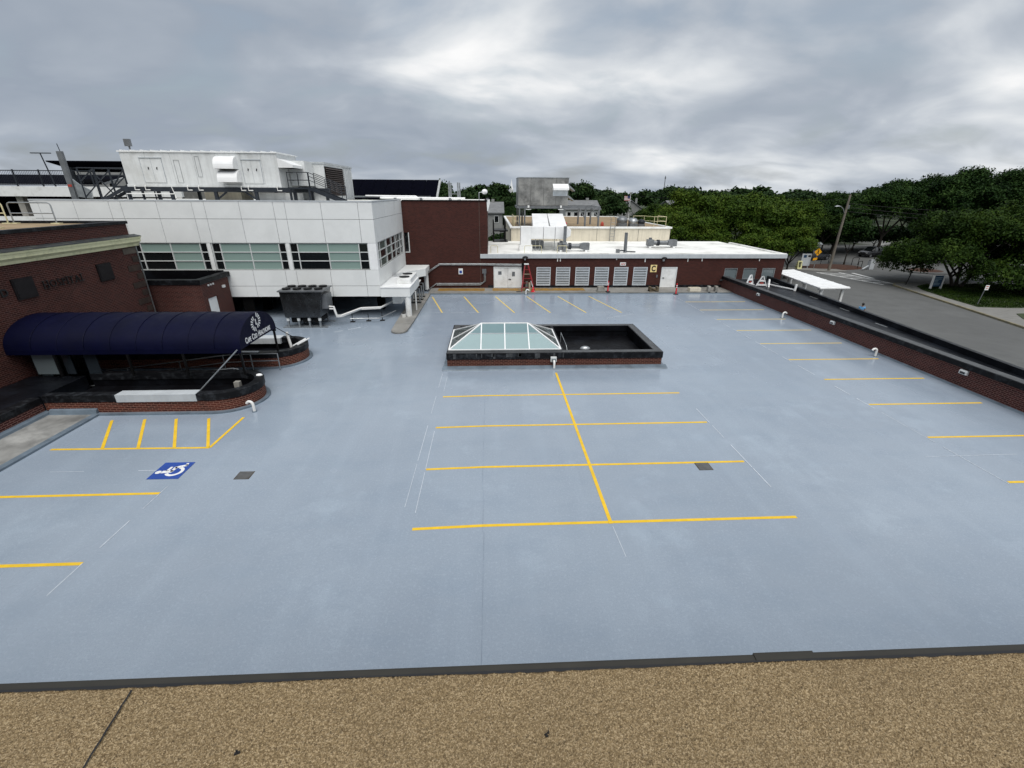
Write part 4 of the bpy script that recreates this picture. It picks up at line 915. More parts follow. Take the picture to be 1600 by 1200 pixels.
# --- rooftop plant on the white building
fr_ = thing('steel_dunnage', 'dark steel frame carrying the white air handler above the roof', 'steel frame', (-18, 34, 7.43))
B().box(-23.9, -11.6, 32.9, 33.05, 7.98, 8.26).box(-23.9, -11.6, 35.9, 36.05, 7.98, 8.26).build('beam', 'steel_dark', fr_)
for x in (-23.6, -20.8, -18.0, -15.4, -12.9): B().box(x-.09, x+.09, 33.05, 35.9, 8.0, 8.22).build('beam', 'steel_dark', fr_)
for x in (-23.6, -20.8, -18.0, -15.4, -12.9, -11.8):
    for y in (33.0, 36.0): B().box(x-.10, x+.10, y-.07, y+.07, 7.43, 7.98).build('post', 'steel_dark', fr_)
for a, c in ((-18.0, -17.3), (-15.4, -16.1)): B().bar((a, 33, 7.5), (c, 33, 7.98), .09).build('brace', 'steel_dark', fr_)
ah = thing('air_handler', 'long white rooftop air handler with hoods and access doors', 'air handler', (-18.5, 34.5, 8.26))
seams = [-23.42, -21.9, -20.35, -18.95, -17.55, -16.0, -14.7, -13.70]
for a, c in zip(seams, seams[1:]): B().box(a+.006, c-.006, 33.0, 36.2, 8.40, 10.28).build('panel', 'white_metal', ah)
B().box(-23.45, -13.67, 32.95, 36.25, 8.26, 8.40).build('base_rail', 'white_metal', ah); B().box(-23.5, -13.62, 32.93, 36.27, 10.28, 10.35).build('roof', 'white_bright', ah)
for i in range(16): x = -23.3+i*.62; B().box(x, x+.06, 32.95, 36.2, 10.35, 10.41).build('roof_rib', 'white_bright', ah)
def ahu_door(x0, x1, z0, z1):
    d = B().box(x0, x1, 32.965, 33.0, z0, z1).build('access_door', 'white_metal', ah); fr = B()
    fr.box(x0-.05, x1+.05, 32.93, 33.0, z1+.01, z1+.07); fr.box(x0-.03, x0-.005, 32.955, 33.0, z0, z1); fr.box(x1+.005, x1+.03, 32.955, 33.0, z0, z1); fr.box((x0+x1)/2-.008, (x0+x1)/2+.008, 32.955, 32.965, z0, z1)
    fr.build('door_frame', 'fascia_grey', d)
    for x in ((x0+x1)/2-.25, (x0+x1)/2+.28): B().bar((x, 32.94, (z0+z1)/2+.06), (x+.03, 32.94, (z0+z1)/2+.2), .04).build('handle', 'black_metal', d)
ahu_door(-22.25, -20.95, 8.52, 9.92); ahu_door(-15.95, -14.80, 8.50, 9.86)
def thin_frame(x0, x1, z0, z1):
    B().box(x0, x1, 32.985, 33.0, z0, z0+.02).box(x0, x1, 32.985, 33.0, z1-.02, z1).box(x0, x0+.02, 32.985, 33.0, z0+.02, z1-.02).box(x1-.02, x1, 32.985, 33.0, z0+.02, z1-.02).build('panel_frame', 'galvanised', ah)
thin_frame(-20.2, -19.86, 8.5, 9.84); thin_frame(-18.86, -18.58, 8.86, 10.06)
for z0, z1, x0 in ((9.34, 10.08, -17.48), (8.56, 9.28, -17.40)):
    pr = [(33.0, z1)] + [(33.0-.62*math.sin(t), z0+.12+(z1-z0-.12)*math.cos(t)) for t in [math.pi/2*i/6 for i in range(1, 7)]] + [(32.38, z0), (33.0, z0)]
    hd = B().prism(pr, 'x', x0, x0+1.24).build('hood', 'white_bright', ah); B().box(x0+.03, x0+1.21, 32.42, 32.98, z0-.006, z0+.0).build('hood_shade', 'void_shade', hd)  # black sheet stands for the shaded inside of the hood
pr = [(-13.7, 10.0), (-12.75, 9.62), (-12.75, 9.45), (-13.7, 9.45)]
hd = B().prism(pr, 'y', 33.0, 34.6).build('hood', 'white_bright', ah); B().box(-13.68, -12.78, 33.03, 34.57, 9.444, 9.45).build('hood_shade', 'void_shade', hd)  # black sheet under the end hood, painted shade
B().box(-13.66, -12.6, 34.6, 36.2, 8.4, 9.95).build('panel', 'white_metal', ah)
for i, x in enumerate((-22.9, -22.25, -19.6, -18.9, -16.2, -15.75, -13.9)): B().tube([(x, 32.9, 8.34), (x, 32.78, 8.3), (x, 32.78, 8.08), (x+.28, 32.78, 8.08)], .03, 6).build('condensate_trap', 'pvc', ah)
B().tube([(-23.4, 32.6, 7.5), (-23.4, 32.6, 7.85), (-20.4, 32.6, 7.85), (-20.4, 32.6, 7.6), (-20.0, 32.6, 7.6)], .025, 6).build('condensate_line', 'pvc', ah); B().tube([(-20.5, 32.6, 8.35), (-20.35, 32.6, 7.6)], .025, 6).build('condensate_line', 'pvc', ah)
t = thing('flood_light', 'grey flood light on a stalk above the left end of the air handler', 'flood light', (-22.8, 33.2, 10.35)); B().bar((-22.8, 33.2, 10.35), (-22.8, 33.2, 10.62), .07).build('stalk', 'steel_grey', t); B().box(-22.98, -22.62, 33.05, 33.25, 10.60, 11.02).build('head', 'steel_grey', t, bevel=.02)
B().box(-19.2, -16.8, 33.8, 35.4, 7.43, 7.96).build('duct_plenum', 'tan_wall', label='pale duct box under the left half of the air handler', cat='duct'); B().box(-15.6, -13.3, 33.6, 35.4, 7.43, 7.94).build('duct_plenum', 'white_metal', label='pale duct box under the right half of the air handler', cat='duct')
# louvred penthouse
lv = thing('louvred_penthouse', 'white box penthouse with a brown louvre on its right side', 'penthouse', (-12.8, 39, 7.43))
B().box(-14.4, -11.86, 36.2, 43.2, 7.43, 9.86).build('body', 'white_metal', lv); B().box(-14.45, -11.80, 36.14, 43.25, 9.86, 9.98).build('roof', 'fascia_grey', lv)
l = B().box(-11.86, -11.80, 36.35, 40.5, 7.75, 9.70).build('louvre', 'void_shade', lv)
for i in range(14): B().prism([(-11.80, 7.80+i*.135), (-11.72, 7.78+i*.135), (-11.72, 7.80+i*.135), (-11.80, 7.87+i*.135)], 'y', 36.35, 40.5).build('slat', 'louver_brown', l)
for i in range(5): B().box(-11.86, -11.82, 40.9+i*.45, 40.95+i*.45, 7.45, 9.86).build('rib', 'fascia_grey', lv)
# access platform and stair (right of the air handler)
ps = thing('access_stair', 'grey steel stair and railed platform right of the air handler', 'stair', (-11.6, 32.4, 7.43))
B().box(-12.9, -11.5, 32.0, 33.0, 8.18, 8.28).build('platform', 'steel_dark', ps)
for x in (-12.85, -12.2, -11.55): B().cyl((x, 32.02, 8.28), (x, 32.02, 9.15), .03, n=6).build('rail_post', 'steel_dark', ps)
for z in (8.70, 9.15): B().cyl((-12.85, 32.02, z), (-11.55, 32.02, z), .028, n=6).build('handrail', 'steel_dark', ps); B().cyl((-12.85, 32.02, z), (-12.85, 33.0, z), .028, n=6).build('handrail', 'steel_dark', ps)
for x in (-12.8, -11.6): B().box(x-.06, x+.06, 32.0, 32.12, 7.43, 8.18).build('leg', 'steel_dark', ps)
for y in (32.0, 32.9): B().bar((-11.5, y, 8.2), (-9.6, y, 7.45), .06, .22).build('stringer', 'steel_dark', ps)
for i in range(4): B().box(-11.4+i*.45, -11.1+i*.45, 32.0, 32.9, 8.05-i*.17, 8.08-i*.17).build('tread', 'steel_dark', ps)
for y in (32.0, 32.9):
    for dz in (.45, .68, .9): B().cyl((-11.5, y, 8.25+dz), (-9.55, y, 7.45+dz), .022, n=6).build('handrail', 'steel_dark', ps)
    for k in (0, .5, 1): B().cyl((-11.5+1.95*k, y, 8.2-.75*k), (-11.5+1.95*k, y, 9.15-.80*k), .025, n=6).build('rail_post', 'steel_dark', ps)
# left stair and platform
ps = thing('access_stair', 'grey braced steel stair and platform at the left end of the air handler', 'stair', (-26.5, 36, 7.43))
for x in (-28.3, -27.2, -26.2, -25.2, -24.4):
    for y in (35.5, 36.8): B().cyl((x, y, 7.43), (x, y, 9.45), .045, n=6).build('post', 'steel_dark', ps)
for z in (8.3, 9.0, 9.45):
    for y in (35.5, 36.8): B().cyl((-28.3 if z > 8.5 else -26.2, y, z), (-24.4, y, z), .035, n=6).build('handrail', 'steel_dark', ps)
B().box(-26.2, -24.0, 35.5, 36.8, 8.2, 8.3).build('platform', 'steel_dark', ps)
for a, c in (((-28.3, 7.6), (-26.2, 9.3)), ((-27.2, 7.5), (-24.6, 9.4)), ((-28.3, 8.6), (-27.2, 9.45)), ((-26.2, 8.3), (-25.2, 9.4)), ((-27.2, 9.0), (-26.2, 7.6))): B().bar((a[0], 35.5, a[1]), (c[0], 35.5, c[1]), .06).build('brace', 'steel_dark', ps)
for y in (35.4, 36.2): B().bar((-27.0, y, 7.45), (-25.2, y, 8.3), .06, .2).build('stringer', 'steel_dark', ps)
for i in range(5): B().box(-26.9+i*.36, -26.6+i*.36, 35.4, 36.2, 7.55+i*.15, 7.58+i*.15).build('tread', 'steel_dark', ps)
t = thing('chute_post', 'tall flat grey post with a thin mast left of the rooftop stair', 'post', (-29.4, 36, 7.43))
B().box(-29.62, -29.28, 35.9, 36.1, 7.43, 10.48).build('post', 'steel_grey', t); B().cyl((-29.45, 36.05, 10.48), (-29.5, 36.05, 10.95), .025, n=6).build('mast', 'steel_dark', t); B().prism([(-29.25, 7.6), (-29.25, 8.75), (-28.9, 8.4), (-28.2, 8.0), (-28.3, 7.5)], 'y', 36.0, 36.1).build('gusset_plate', 'galvanised', t); B().box(-29.58, -29.32, 35.885, 35.9, 8.25, 8.4).build('red_tag', 'red_stripe', t)
B().tube([(-26.0, 39.5, 9.65), (-24.9, 39.5, 9.65), (-24.6, 39.5, 9.55)], .22, 10).build('white_pipe_elbow', 'white_bright', label='fat white pipe elbow behind the left rooftop stair', cat='pipe', smooth=True)

# ================================================================== PARKING GARAGE AND SOLAR CANOPIES
pg = thing('parking_garage', 'concrete parking garage with a picket fence at the far left', 'garage', (-48, 55, -2))
B().box(-75, -30.6, 50.0, 50.3, 7.45, 8.35).build('spandrel', 'white_paint', pg); B().box(-75, -30.6, 50.3, 75, 8.0, 8.3).build('top_deck', 'concrete', pg); B().box(-75, -30.6, 50.0, 75, 4.9, 5.2).build('deck_slab', 'concrete', pg)
B().box(-75, -30.6, 62, 62.3, 5.2, 8.0).build('inner_wall', 'void_shade', pg); B().box(-31.2, -30.6, 50.3, 75, -2, 8.0).build('end_wall', 'concrete', pg); B().box(-75, -31.2, 50.05, 50.25, -2, 5.6).build('lower_wall', 'white_paint', pg)
for x in (-46.6, -40, -34): B().box(x-.3, x+.3, 50.4, 51.0, 5.2, 8.0).build('column', 'concrete', pg)
b = B()
for i in range(190): x = -70+i*.16; b.box(x, x+.02, 50.12, 50.14, 8.5, 9.72)
b.build('picket_infill', 'steel_dark', pg, kind='stuff')
for x in [-70+i*2.4 for i in range(14)]: B().box(x-.05, x+.05, 50.08, 50.18, 8.35, 9.86).build('fence_post', 'steel_dark', pg)
B().box(-70, -38.5, 50.09, 50.17, 9.72, 9.80).box(-70, -38.5, 50.09, 50.17, 8.44, 8.52).build('fence_rail', 'steel_dark', pg)
def solar(name, x0, x1, y0, y1, z0, z1, zg, label, np_=6):
    t = thing(name, label, 'solar canopy', ((x0+x1)/2, (y0+y1)/2, zg), 'solar panel canopies')
    w_ = (x1-x0)/np_
    for i in range(np_):
        a = x0+i*w_+.02; c = x0+(i+1)*w_-.02
        B().add([(a, y0, z0), (c, y0, z0), (c, y1, z1), (a, y1, z1), (a, y0, z0-.12), (c, y0, z0-.12), (c, y1, z1-.12), (a, y1, z1-.12)], [(0, 1, 2, 3), (7, 6, 5, 4), (4, 5, 1, 0), (5, 6, 2, 1), (6, 7, 3, 2), (7, 4, 0, 3)]).build('panel', 'solar_navy', t)
    for x in (x0+.8, x1-.8): B().box(x-.15, x+.15, (y0+y1)/2-.15, (y0+y1)/2+.15, zg, (z0+z1)/2-.12).build('post', 'steel_dark', t)
    B().bar((x0, (y0+y1)/2, (z0+z1)/2-.2), (x1, (y0+y1)/2, (z0+z1)/2-.2), .15).build('beam', 'steel_dark', t); B().bar((x1+.15, y0, z0-.05), (x1+.15, y1, z1-.05), .3, .2).build('edge_trim', 'solar_rail', t)
solar('solar_canopy', -21.6, -8.0, 72, 78, 7.2, 9.85, 5.5, 'wide dark solar panel canopy behind the tall brick block', 7)
solar('solar_canopy', -47.6, -38.2, 56, 60, 10.95, 10.1, 8.3, 'dark solar canopy high behind the left rooftop stair', 6)
solar('solar_canopy', -75, -44, 58, 63, 8.75, 9.75, 8.3, 'long low solar canopy seen through the garage fence', 10)
B().box(-24, -3, 71, 80, -2, 5.5).build('rear_wing', 'siding_grey', label='plain grey building under the dark solar canopy', cat='building')
B().box(-20, -8.5, 70, 70.4, 7.35, 7.55).build('roof_duct', 'galvanised', label='long grey duct in front of the wide solar canopy', cat='duct')
t = thing('lamp_post', 'thin lamp post with a crossarm on the far left garage', 'lamp post', (-42.9, 53, 8.3)); B().cyl((-44.9, 53, 8.3), (-45.3, 53, 11.45), .07, .05, 8).build('pole', 'steel_dark', t); B().box(-46.2, -44.3, 52.9, 53.1, 11.42, 11.5).build('crossarm', 'steel_dark', t)
B().box(-66, -52, 80, 90, 8, 12.2).build('distant_block', 'siding_grey', label='pale flat topped block on the horizon at the left edge', cat='building')

# ================================================================== LEFT BRICK HOSPITAL WING
HX = -19.9
hb = thing('brick_hospital_wing', 'dark brick wing with cream cornice and wall lettering on the left', 'building', (-25, 20, 0))
B().box(-34, HX, 2, 27.1, -2, 5.20).build('wall', 'brick_hospital', hb); B().box(-34, HX-.05, 2, 27.05, 5.75, 6.36).build('parapet', 'brick_hospital', hb)
pr = [(HX-.02, 5.18), (HX+.05, 5.18), (HX+.08, 5.30), (HX+.20, 5.40), (HX+.24, 5.42), (HX+.25, 5.58), (HX+.30, 5.60), (HX+.31, 5.68), (HX-.02, 5.70)]
B().prism(pr, 'y', 2, 27.4).build('cornice', 'cornice_cream', hb); B().prism([(27.08, 5.18), (27.15, 5.18), (27.18, 5.30), (27.30, 5.40), (27.35, 5.42), (27.36, 5.58), (27.40, 5.68), (27.08, 5.70)], 'x', -34, HX-.02).build('cornice', 'cornice_cream', hb)
B().prism([(HX-.05, 5.80), (HX+.33, 5.71), (HX+.33, 5.685), (HX-.05, 5.702)], 'y', 2, 27.42).build('ledge', 'slate_ledge', hb)
B().box(HX-.35, HX+.02, 2, 27.12, 6.36, 6.50).box(-34, HX-.35, 26.75, 27.12, 6.36, 6.50).build('coping', 'coping_black', hb)
B().box(-34, HX-.35, 2, 26.75, 6.28, 6.38).build('roof', 'tan_gravel', hb)
for i in range(8):
    z = 1.6+i*.46; L_ = .95 if i % 2 else .45; B().box(HX, HX+.03, 27.1-L_, 27.12, z, z+.30).build('quoin', 'stone_quoin' if i < 7 else 'stone_quoin_pale', hb)
B().box(HX+.0, HX+.05, 27.13, 27.18, 0, 5.15).build('downpipe', 'galvanised', hb)
for y0, y1, z0, z1, l in ((19.73, 20.66, 3.74, 4.60, 'left dark square plaque on the brick wall'), (24.12, 25.02, 3.73, 4.58, 'right dark square plaque on the brick wall')):
    t = thing('wall_plaque', l, 'plaque', (HX+.03, (y0+y1)/2, z0), 'dark plaques on the brick wing'); B().box(HX, HX+.06, y0, y1, z0, z1).build('slab', 'plaque_dark', t); B().box(HX+.06, HX+.075, y0+.06, y1-.06, z0+.06, z1-.06).build('inset', 'plaque_dark', t)
t = thing('wall_lettering', 'black metal letters spelling HOSPITAL between two plaques on brick', 'lettering', (HX+.05, 22.3, 3.98))
y = 21.05
for chx in 'HOSPITAL':
    b = B(); v, f = text_mesh(chx, .44, -.006, .02); wv = max(p[0] for p in v); mn = min(p[0] for p in v)
    b.add([Vector((HX+.045+p[2], y+(p[0]-mn)*.98, 3.99+p[1])) for p in v], f); serif = (wv-mn)*.98
    for zz_ in (3.975, 4.285):
        if chx in 'HIPTAL' and not (chx == 'P' and zz_ > 4.2) and not (chx == 'T' and zz_ > 4.2) and not (chx == 'A' and zz_ > 4.2): 
            if chx in 'HA': b.box(HX+.02, HX+.06, y-.035, y+.085, zz_, zz_+.03); b.box(HX+.02, HX+.06, y+serif-.085, y+serif+.035, zz_, zz_+.03)
            elif chx == 'T': b.box(HX+.02, HX+.06, y+serif/2-.06, y+serif/2+.06, zz_, zz_+.03)
            else: b.box(HX+.02, HX+.06, y-.035, y+.085, zz_, zz_+.03)
    b.build('letter', 'letter_black', t); y += serif+.085
b = B(); v, f = text_mesh('D', .44, .010, .02); b.add([Vector((HX+.045+p[2], 19.12+p[0]*.98, 4.0+p[1])) for p in v], f); b.build('letter', 'letter_black', t)
# guard rails on that roof
def pipe_hoop(pts, name, label, mat, z=6.38):
    t = thing(name, label, 'railing', (pts[0][0], pts[0][1], z), 'pipe guard rails on the brick wing roof')
    (x0, y0), (x1, y1) = pts
    def P_(k, zz_): return (x0+(x1-x0)*k, y0+(y1-y0)*k, z+zz_)
    B().tube([P_(0, 0), P_(0, .92), P_(.02, 1.0), P_(.06, 1.04), P_(.94, 1.04), P_(.98, 1.0), P_(1, .92), P_(1, 0)], .032, 8).build('hoop', mat, t, smooth=True); B().cyl(P_(0, .52), P_(1, .52), .028, n=8).build('mid_rail', mat, t, smooth=True)
    for k in (0, 1): B().box(P_(k, 0)[0]-.22, P_(k, 0)[0]+.22, P_(k, 0)[1]-.12, P_(k, 0)[1]+.12, z, z+.05).build('base_plate', 'yellow_rail', t)
pipe_hoop([(-25.1, 26.35), (-22.9, 26.3)], 'guard_rail', 'galvanised hoop guard rail nearest the corner of the brick wing roof', 'galvanised'); pipe_hoop([(-27.6, 26.3), (-25.35, 26.3)], 'guard_rail', 'second hoop guard rail along the rear of the brick wing roof', 'yellow_rail'); pipe_hoop([(-22.75, 23.0), (-27.0, 22.0)], 'guard_rail', 'hoop guard rail crossing in front at the left image edge', 'galvanised')

# small brick annexe between
an = thing('brick_annexe', 'small brick annexe with a white door behind the navy awning', 'building', (-18.6, 29.2, 0))
b = B().box(-23.2, -17.2, 27.62, 27.9, 0, 2.92); b.box(-17.48, -17.2, 27.9, 28.05, 0, 2.92); b.box(-17.48, -17.2, 29.05, 30.6, 0, 2.92); b.box(-17.48, -17.2, 28.05, 29.05, 2.0, 2.92); b.build('wall', 'brick_hospital', an)
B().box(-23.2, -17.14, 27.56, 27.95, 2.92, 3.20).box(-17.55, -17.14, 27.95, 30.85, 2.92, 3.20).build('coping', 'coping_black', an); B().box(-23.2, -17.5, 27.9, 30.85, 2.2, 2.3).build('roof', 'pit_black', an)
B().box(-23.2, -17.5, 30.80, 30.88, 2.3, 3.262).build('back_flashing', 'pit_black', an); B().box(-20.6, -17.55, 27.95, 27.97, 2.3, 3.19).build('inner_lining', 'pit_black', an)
d = B().box(-17.32, -17.26, 28.08, 29.02, 0, 1.97).build('door', 'white_paint', an); B().box(-17.26, -17.22, 28.16, 28.22, .95, 1.05).build('handle', 'black_metal', d)
B().box(-17.2, -17.08, 29.75, 29.95, 2.35, 2.5).build('wall_light', 'white_metal', an)
for y in (28.3, 28.55, 28.8): B().box(-17.2, -17.12, y, y+.06, 2.72, 2.82).build('pipe_stub', 'white_metal', an)

# ================================================================== PLANTERS, RAMP, AWNING
def stadium(y0, y1, x_left, x_nose, n=14):
    r = (y1-y0)/2; cy_ = (y0+y1)/2; rx = 1.35
    return [(x_left, y0)] + [(x_nose-rx+rx*math.sin(math.pi*i/n), cy_-r*math.cos(math.pi*i/n)) for i in range(n+1)] + [(x_left, y1)]
def inset(path, d):
    out = []
    for i, p in enumerate(path):
        a = Vector(path[max(i-1, 0)]); c = Vector(path[min(i+1, len(path)-1)]); t_ = (c-a).normalized(); out.append((p[0]-t_.y*d, p[1]+t_.x*d))
    return out
def strip_wall(path, w, z0, z1, uv=False):
    inn = inset(path, w); b = B(); n = len(path); s_ = [0]
    for p, q_ in zip(path, path[1:]): s_.append(s_[-1]+math.dist(p, q_))
    vs_ = [(*p, z0) for p in path] + [(*p, z1) for p in path] + [(*p, z0) for p in inn] + [(*p, z1) for p in inn]
    fs_ = []
    for i in range(n-1):
        fs_ += [(i, i+1, n+i+1, n+i), (n+i, n+i+1, 3*n+i+1, 3*n+i), (3*n+i, 3*n+i+1, 2*n+i+1, 2*n+i), (2*n+i, 2*n+i+1, i+1, i)]
    fs_ += [(0, n, 3*n, 2*n), (n-1, 3*n-1, 4*n-1, 2*n-1)]
    b.add(vs_, fs_); b.uv = [(s_[i % n], v[2]) for i, v in enumerate(b.v)]
    return b
def planter(name, label, y0, y1, xl, xn, h=.80):
    t = thing(name, label, 'planter', ((xl+xn)/2, (y0+y1)/2, 0), 'brick planters beside the ramp')
    path = stadium(y0, y1, xl, xn)
    strip_wall(path, .25, 0, .53).build('wall', 'brick_planter', t, smooth=True); strip_wall(inset(path, -.035), .36, .53, .80).build('coping', 'coping_black', t, smooth=True)
    strip_wall(inset(path, -.16), .17, 0, .07).build('cove_flashing', 'cove_grey', t, smooth=True)
    inn = inset(path, .2); B().prism(inn, 'z', .02, .22).build('bed', 'pit_black', t); strip_wall(inset(path, .252), .02, .1, .529).build('lining', 'pit_black', t)
    return t
pn = planter('brick_planter', 'near brick planter with black coping and rounded nose', 16.42, 19.0, -17.2, -9.62)
pf = planter('brick_planter', 'far brick planter with black coping and rounded nose behind the ramp', 21.3, 24.1, -19.8, -9.62)
B().prism([(-14.45, 16.36), (-11.45, 16.36), (-11.50, 16.80), (-14.45, 16.80)], 'z', .52, .82).build('coping_patch', 'fascia_grey', pn, label='new pale grey section of the black coping')
B().prism([(-13.2, 23.62), (-11.3, 23.62), (-11.3, 24.2), (-13.2, 24.2)], 'z', .52, .82).build('coping_patch', 'fascia_grey', pf, label='pale grey section of the far planter coping')
B().box(-12.4, -11.4, 21.3, 21.5, .80, .84).build('coping_patch', 'fascia_grey', pf)
b = B().box(-10.9, -10.68, 18.0, 18.2, .22, .62); b.build('stone_block', 'concrete', label='small pale stone block inside the near planter nose', cat='block')
b = B(); b.dome((-9.95, 18.35, .80), .14, .10, .07, 8, 4); b.build('white_rag', 'white_bright', label='small white rag on the near planter coping', cat='rag')
# side wall of the membrane roof + its membrane
mr_ = thing('membrane_roof', 'low black membrane roof with a brick edge left of the concrete strip', 'roof', (-18.5, 12, 0))
B().box(-17.5, -17.22, 2, 16.38, 0, .50).build('wall', 'brick_parapet', mr_); B().box(-17.62, -17.19, 2, 16.36, .50, .76).build('coping', 'coping_black', mr_, bevel=.02); B().box(-19.9, -17.62, 2, 18.95, 0, .62).build('membrane', 'membrane_black', mr_)
B().prism([(-17.22, 0), (-17.05, 0), (-17.08, .15), (-17.22, .20)], 'y', 2, 16.4).build('cove_flashing', 'cove_grey', mr_)
B().prism([(16.42, 0), (16.42, .25), (16.33, .22), (16.28, 0)], 'x', -17.05, -15.3).build('end_flashing', 'cove_grey', mr_)
# ramp
b = B().add([(-11.4, 18.85, 0), (-11.4, 21.15, 0), (-19.9, 21.15, -1.1), (-19.9, 18.85, -1.1)], [(0, 1, 2, 3)]); ramp = struct(b, 'entrance_ramp', 'pavement')
B().box(-19.9, -11.4, 18.80, 18.86, -1.3, 0.0).box(-19.9, -11.4, 21.14, 21.2, -1.3, 0.0).build('side_wall', 'coping_black', ramp)  # near-black wall colour holds the shade under the awning
# entrance glazing
t = thing('entrance_doors', 'dark glass entrance doors under the navy awning', 'doors', (-19.4, 20, -1.1))
for i in range(4): y = 18.9+i*.57; B().box(-19.45, -19.42, y+.04, y+.53, -1.05, 1.6).build('pane', 'glass_dark' if i else 'glass_grey', t); B().box(-19.5, -19.38, y-.03, y+.03, -1.1, 1.7).build('mullion', 'black_metal', t)
B().box(-19.5, -19.38, 18.8, 21.2, 1.6, 1.8).build('header', 'black_metal', t); B().box(-18.75, -18.70, 18.75, 18.80, .8, 1.9).build('jamb', 'fascia_grey', t)
# side glazing panel near wall
B().box(-19.3, -18.45, 18.72, 18.76, .80, 1.86).build('glass_panel', 'glass_grey', t)
for x0, x1 in ((-18.1, -17.75), (-17.2, -16.7)): B().box(x0, x1, 18.72, 18.76, .80, 1.86).build('glass_panel', 'glass_glint', t)  # glazing panels added as dark blue glints, put into their colour
# awning
aw = thing('barrel_awning', 'long navy barrel awning with a white emblem on its end', 'awning', (-15.2, 20.05, 0))
AX0, AX1, AY, AW, AZ, AH = -19.88, -10.5, 20.05, 1.68, 1.98, 1.10
def arc(k=1.0, n=20): return [(AY-AW*k*math.cos(math.pi*i/n), AZ+AH*k*math.sin(math.pi*i/n)) for i in range(n+1)]
out_ = arc(); inn_ = arc(.975); n = len(out_); secs = [AX0 + (AX1-AX0)*i/24 for i in range(25)]
b = B(); vs_ = []; fs_ = []
for j, x in enumerate(secs):
    sag = 1 - .012*abs(math.sin(math.pi*(x-AX0)/((AX1-AX0)/4)))
    for y, z in out_: vs_.append((x, AY+(y-AY)*sag, AZ+(z-AZ)*sag))
for j in range(len(secs)-1):
    for i in range(n-1): a = j*n+i; fs_.append((a, a+n, a+n+1, a+1))
m0 = len(vs_)
for x in (secs[0], secs[-1]): vs_ += [(x, y, z) for y, z in inn_]
for i in range(n-1): fs_.append((m0+i, m0+i+1, m0+n+i+1, m0+n+i))
b.add(vs_, fs_); b.build('cover', 'awning_navy', aw, smooth=True)
for i in range(1, 9):
    x = AX0+(AX1-AX0)*i/9; B().tube([(x, AY+(y_-AY)*1.002, AZ+(z_-AZ)*1.002) for y_, z_ in out_], .012, 5).build('cover_seam', 'awning_navy', aw)
for y in (AY-AW, AY+AW-.02): B().box(AX0, AX1, y, y+.02, AZ-.20, AZ).build('valance', 'awning_navy', aw)
b = B().prism([(y, z) for y, z in out_] + [(AY+AW, AZ-.06), (AY, AZ-.06+.02), (AY-AW, AZ-.06)], 'x', AX1-.015, AX1+.015); b.build('end_panel', 'awning_navy', aw)
EX = AX1+.022; lc = (20.0, 2.69)
lg = thing('dummy', 'x', 'x', (0, 0, 0)); bpy.data.objects.remove(lg)
b = B()
def ey(y, z): return (EX, y, z)
for side in (-1, 1):
    oc = (lc[0]+side*.08, lc[1]+side*.05)
    for i in range(8):
        a0 = R(90+side*-1*(8+i*23)) if side > 0 else R(90+(8+i*23)); a1 = a0 + R(-13 if side > 0 else 13)
        q = []
        for a_, r_o in ((a0, .17), (a0, .37), (a1, .37), (a1, .17)): q.append(ey(oc[0]+r_o*1.15*math.cos(a_)*.85, oc[1]+r_o*math.sin(a_)*.92))
        if side > 0: q.reverse()
        b.add(q, [(0, 1, 2, 3)])
for z0, z1 in ((2.56, 2.68), (2.70, 2.82)): b.box(EX-.002, EX+.004, lc[0]-.035, lc[0]+.045, z0, z1)
b.build('emblem', 'sign_white', aw)
b = B(); y = 18.86
for word in (('C', 'APE'), ('C', 'OD'), ('H', 'EALTHCARE')):
    wv = text_b(b, word[0], .35, (EX, y, 2.03), (0, 1, 0), (0, 0, 1), .010, .66, .003); y += wv+.018
    wv = text_b(b, word[1], .275, (EX, y, 2.03), (0, 1, 0), (0, 0, 1), .008, .66, .003); y += wv+.10
b.build('lettering', 'sign_white', aw)
for x in (-18.07, -15.16, -12.92, -10.56):
    B().box(x-.04, x+.04, AY-AW+.02, AY-AW+.10, .80, AZ).build('post', 'black_metal', aw); B().box(x-.04, x+.04, AY+AW-.14, AY+AW-.06, .80, AZ).build('post', 'black_metal', aw)
    B().tube([(x, y_, z_-.03) for y_, z_ in arc(.96)], .025, 6).build('hoop', 'black_metal', aw)
for y in (AY-AW+.06, AY+AW-.10): B().bar((AX0, y, AZ-.02), (AX1, y, AZ-.02), .05).build('eave_bar', 'black_metal', aw)
B().bar((-10.6, 18.32, 1.95), (-11.45, 16.75, .84), .035).build('stay_rod', 'galvanised', aw); B().bar((-10.55, 21.75, 1.97), (-9.95, 23.0, .84), .03).build('stay_rod', 'black_metal', aw)
# ramp handrails
def rail(name, label, y, top):
    t = thing(name, label, 'railing', (-12.5, y, 0), 'ramp handrails')
    B().tube(top, .028, 8).build('top_rail', 'galvanised', t, smooth=True); B().tube([(p[0], p[1], p[2]-.36) for p in top[1:-1]], .022, 8).build('mid_rail', 'galvanised', t, smooth=True)
    for p in top[1:-1]: B().cyl((p[0], p[1], p[2]), (p[0], p[1], p[2]-.84), .025, n=8).build('post', 'galvanised', t, smooth=True)
    return t
rail('handrail', 'far steel handrail running out of the ramp to the deck', 21.0, [(-10.32, 21.0, .04), (-10.32, 21.0, .86), (-11.6, 21.0, .84), (-12.9, 21.0, .78), (-15.0, 21.0, .50), (-17.5, 21.0, .2), (-18.5, 21.0, .1)])
rail('handrail', 'near steel handrail along the ramp under the awning', 19.1, [(-11.2, 19.1, .80), (-11.4, 19.1, .84), (-12.9, 19.1, .70), (-15.0, 19.1, .40), (-17.5, 19.1, .1), (-18.5, 19.1, 0)])
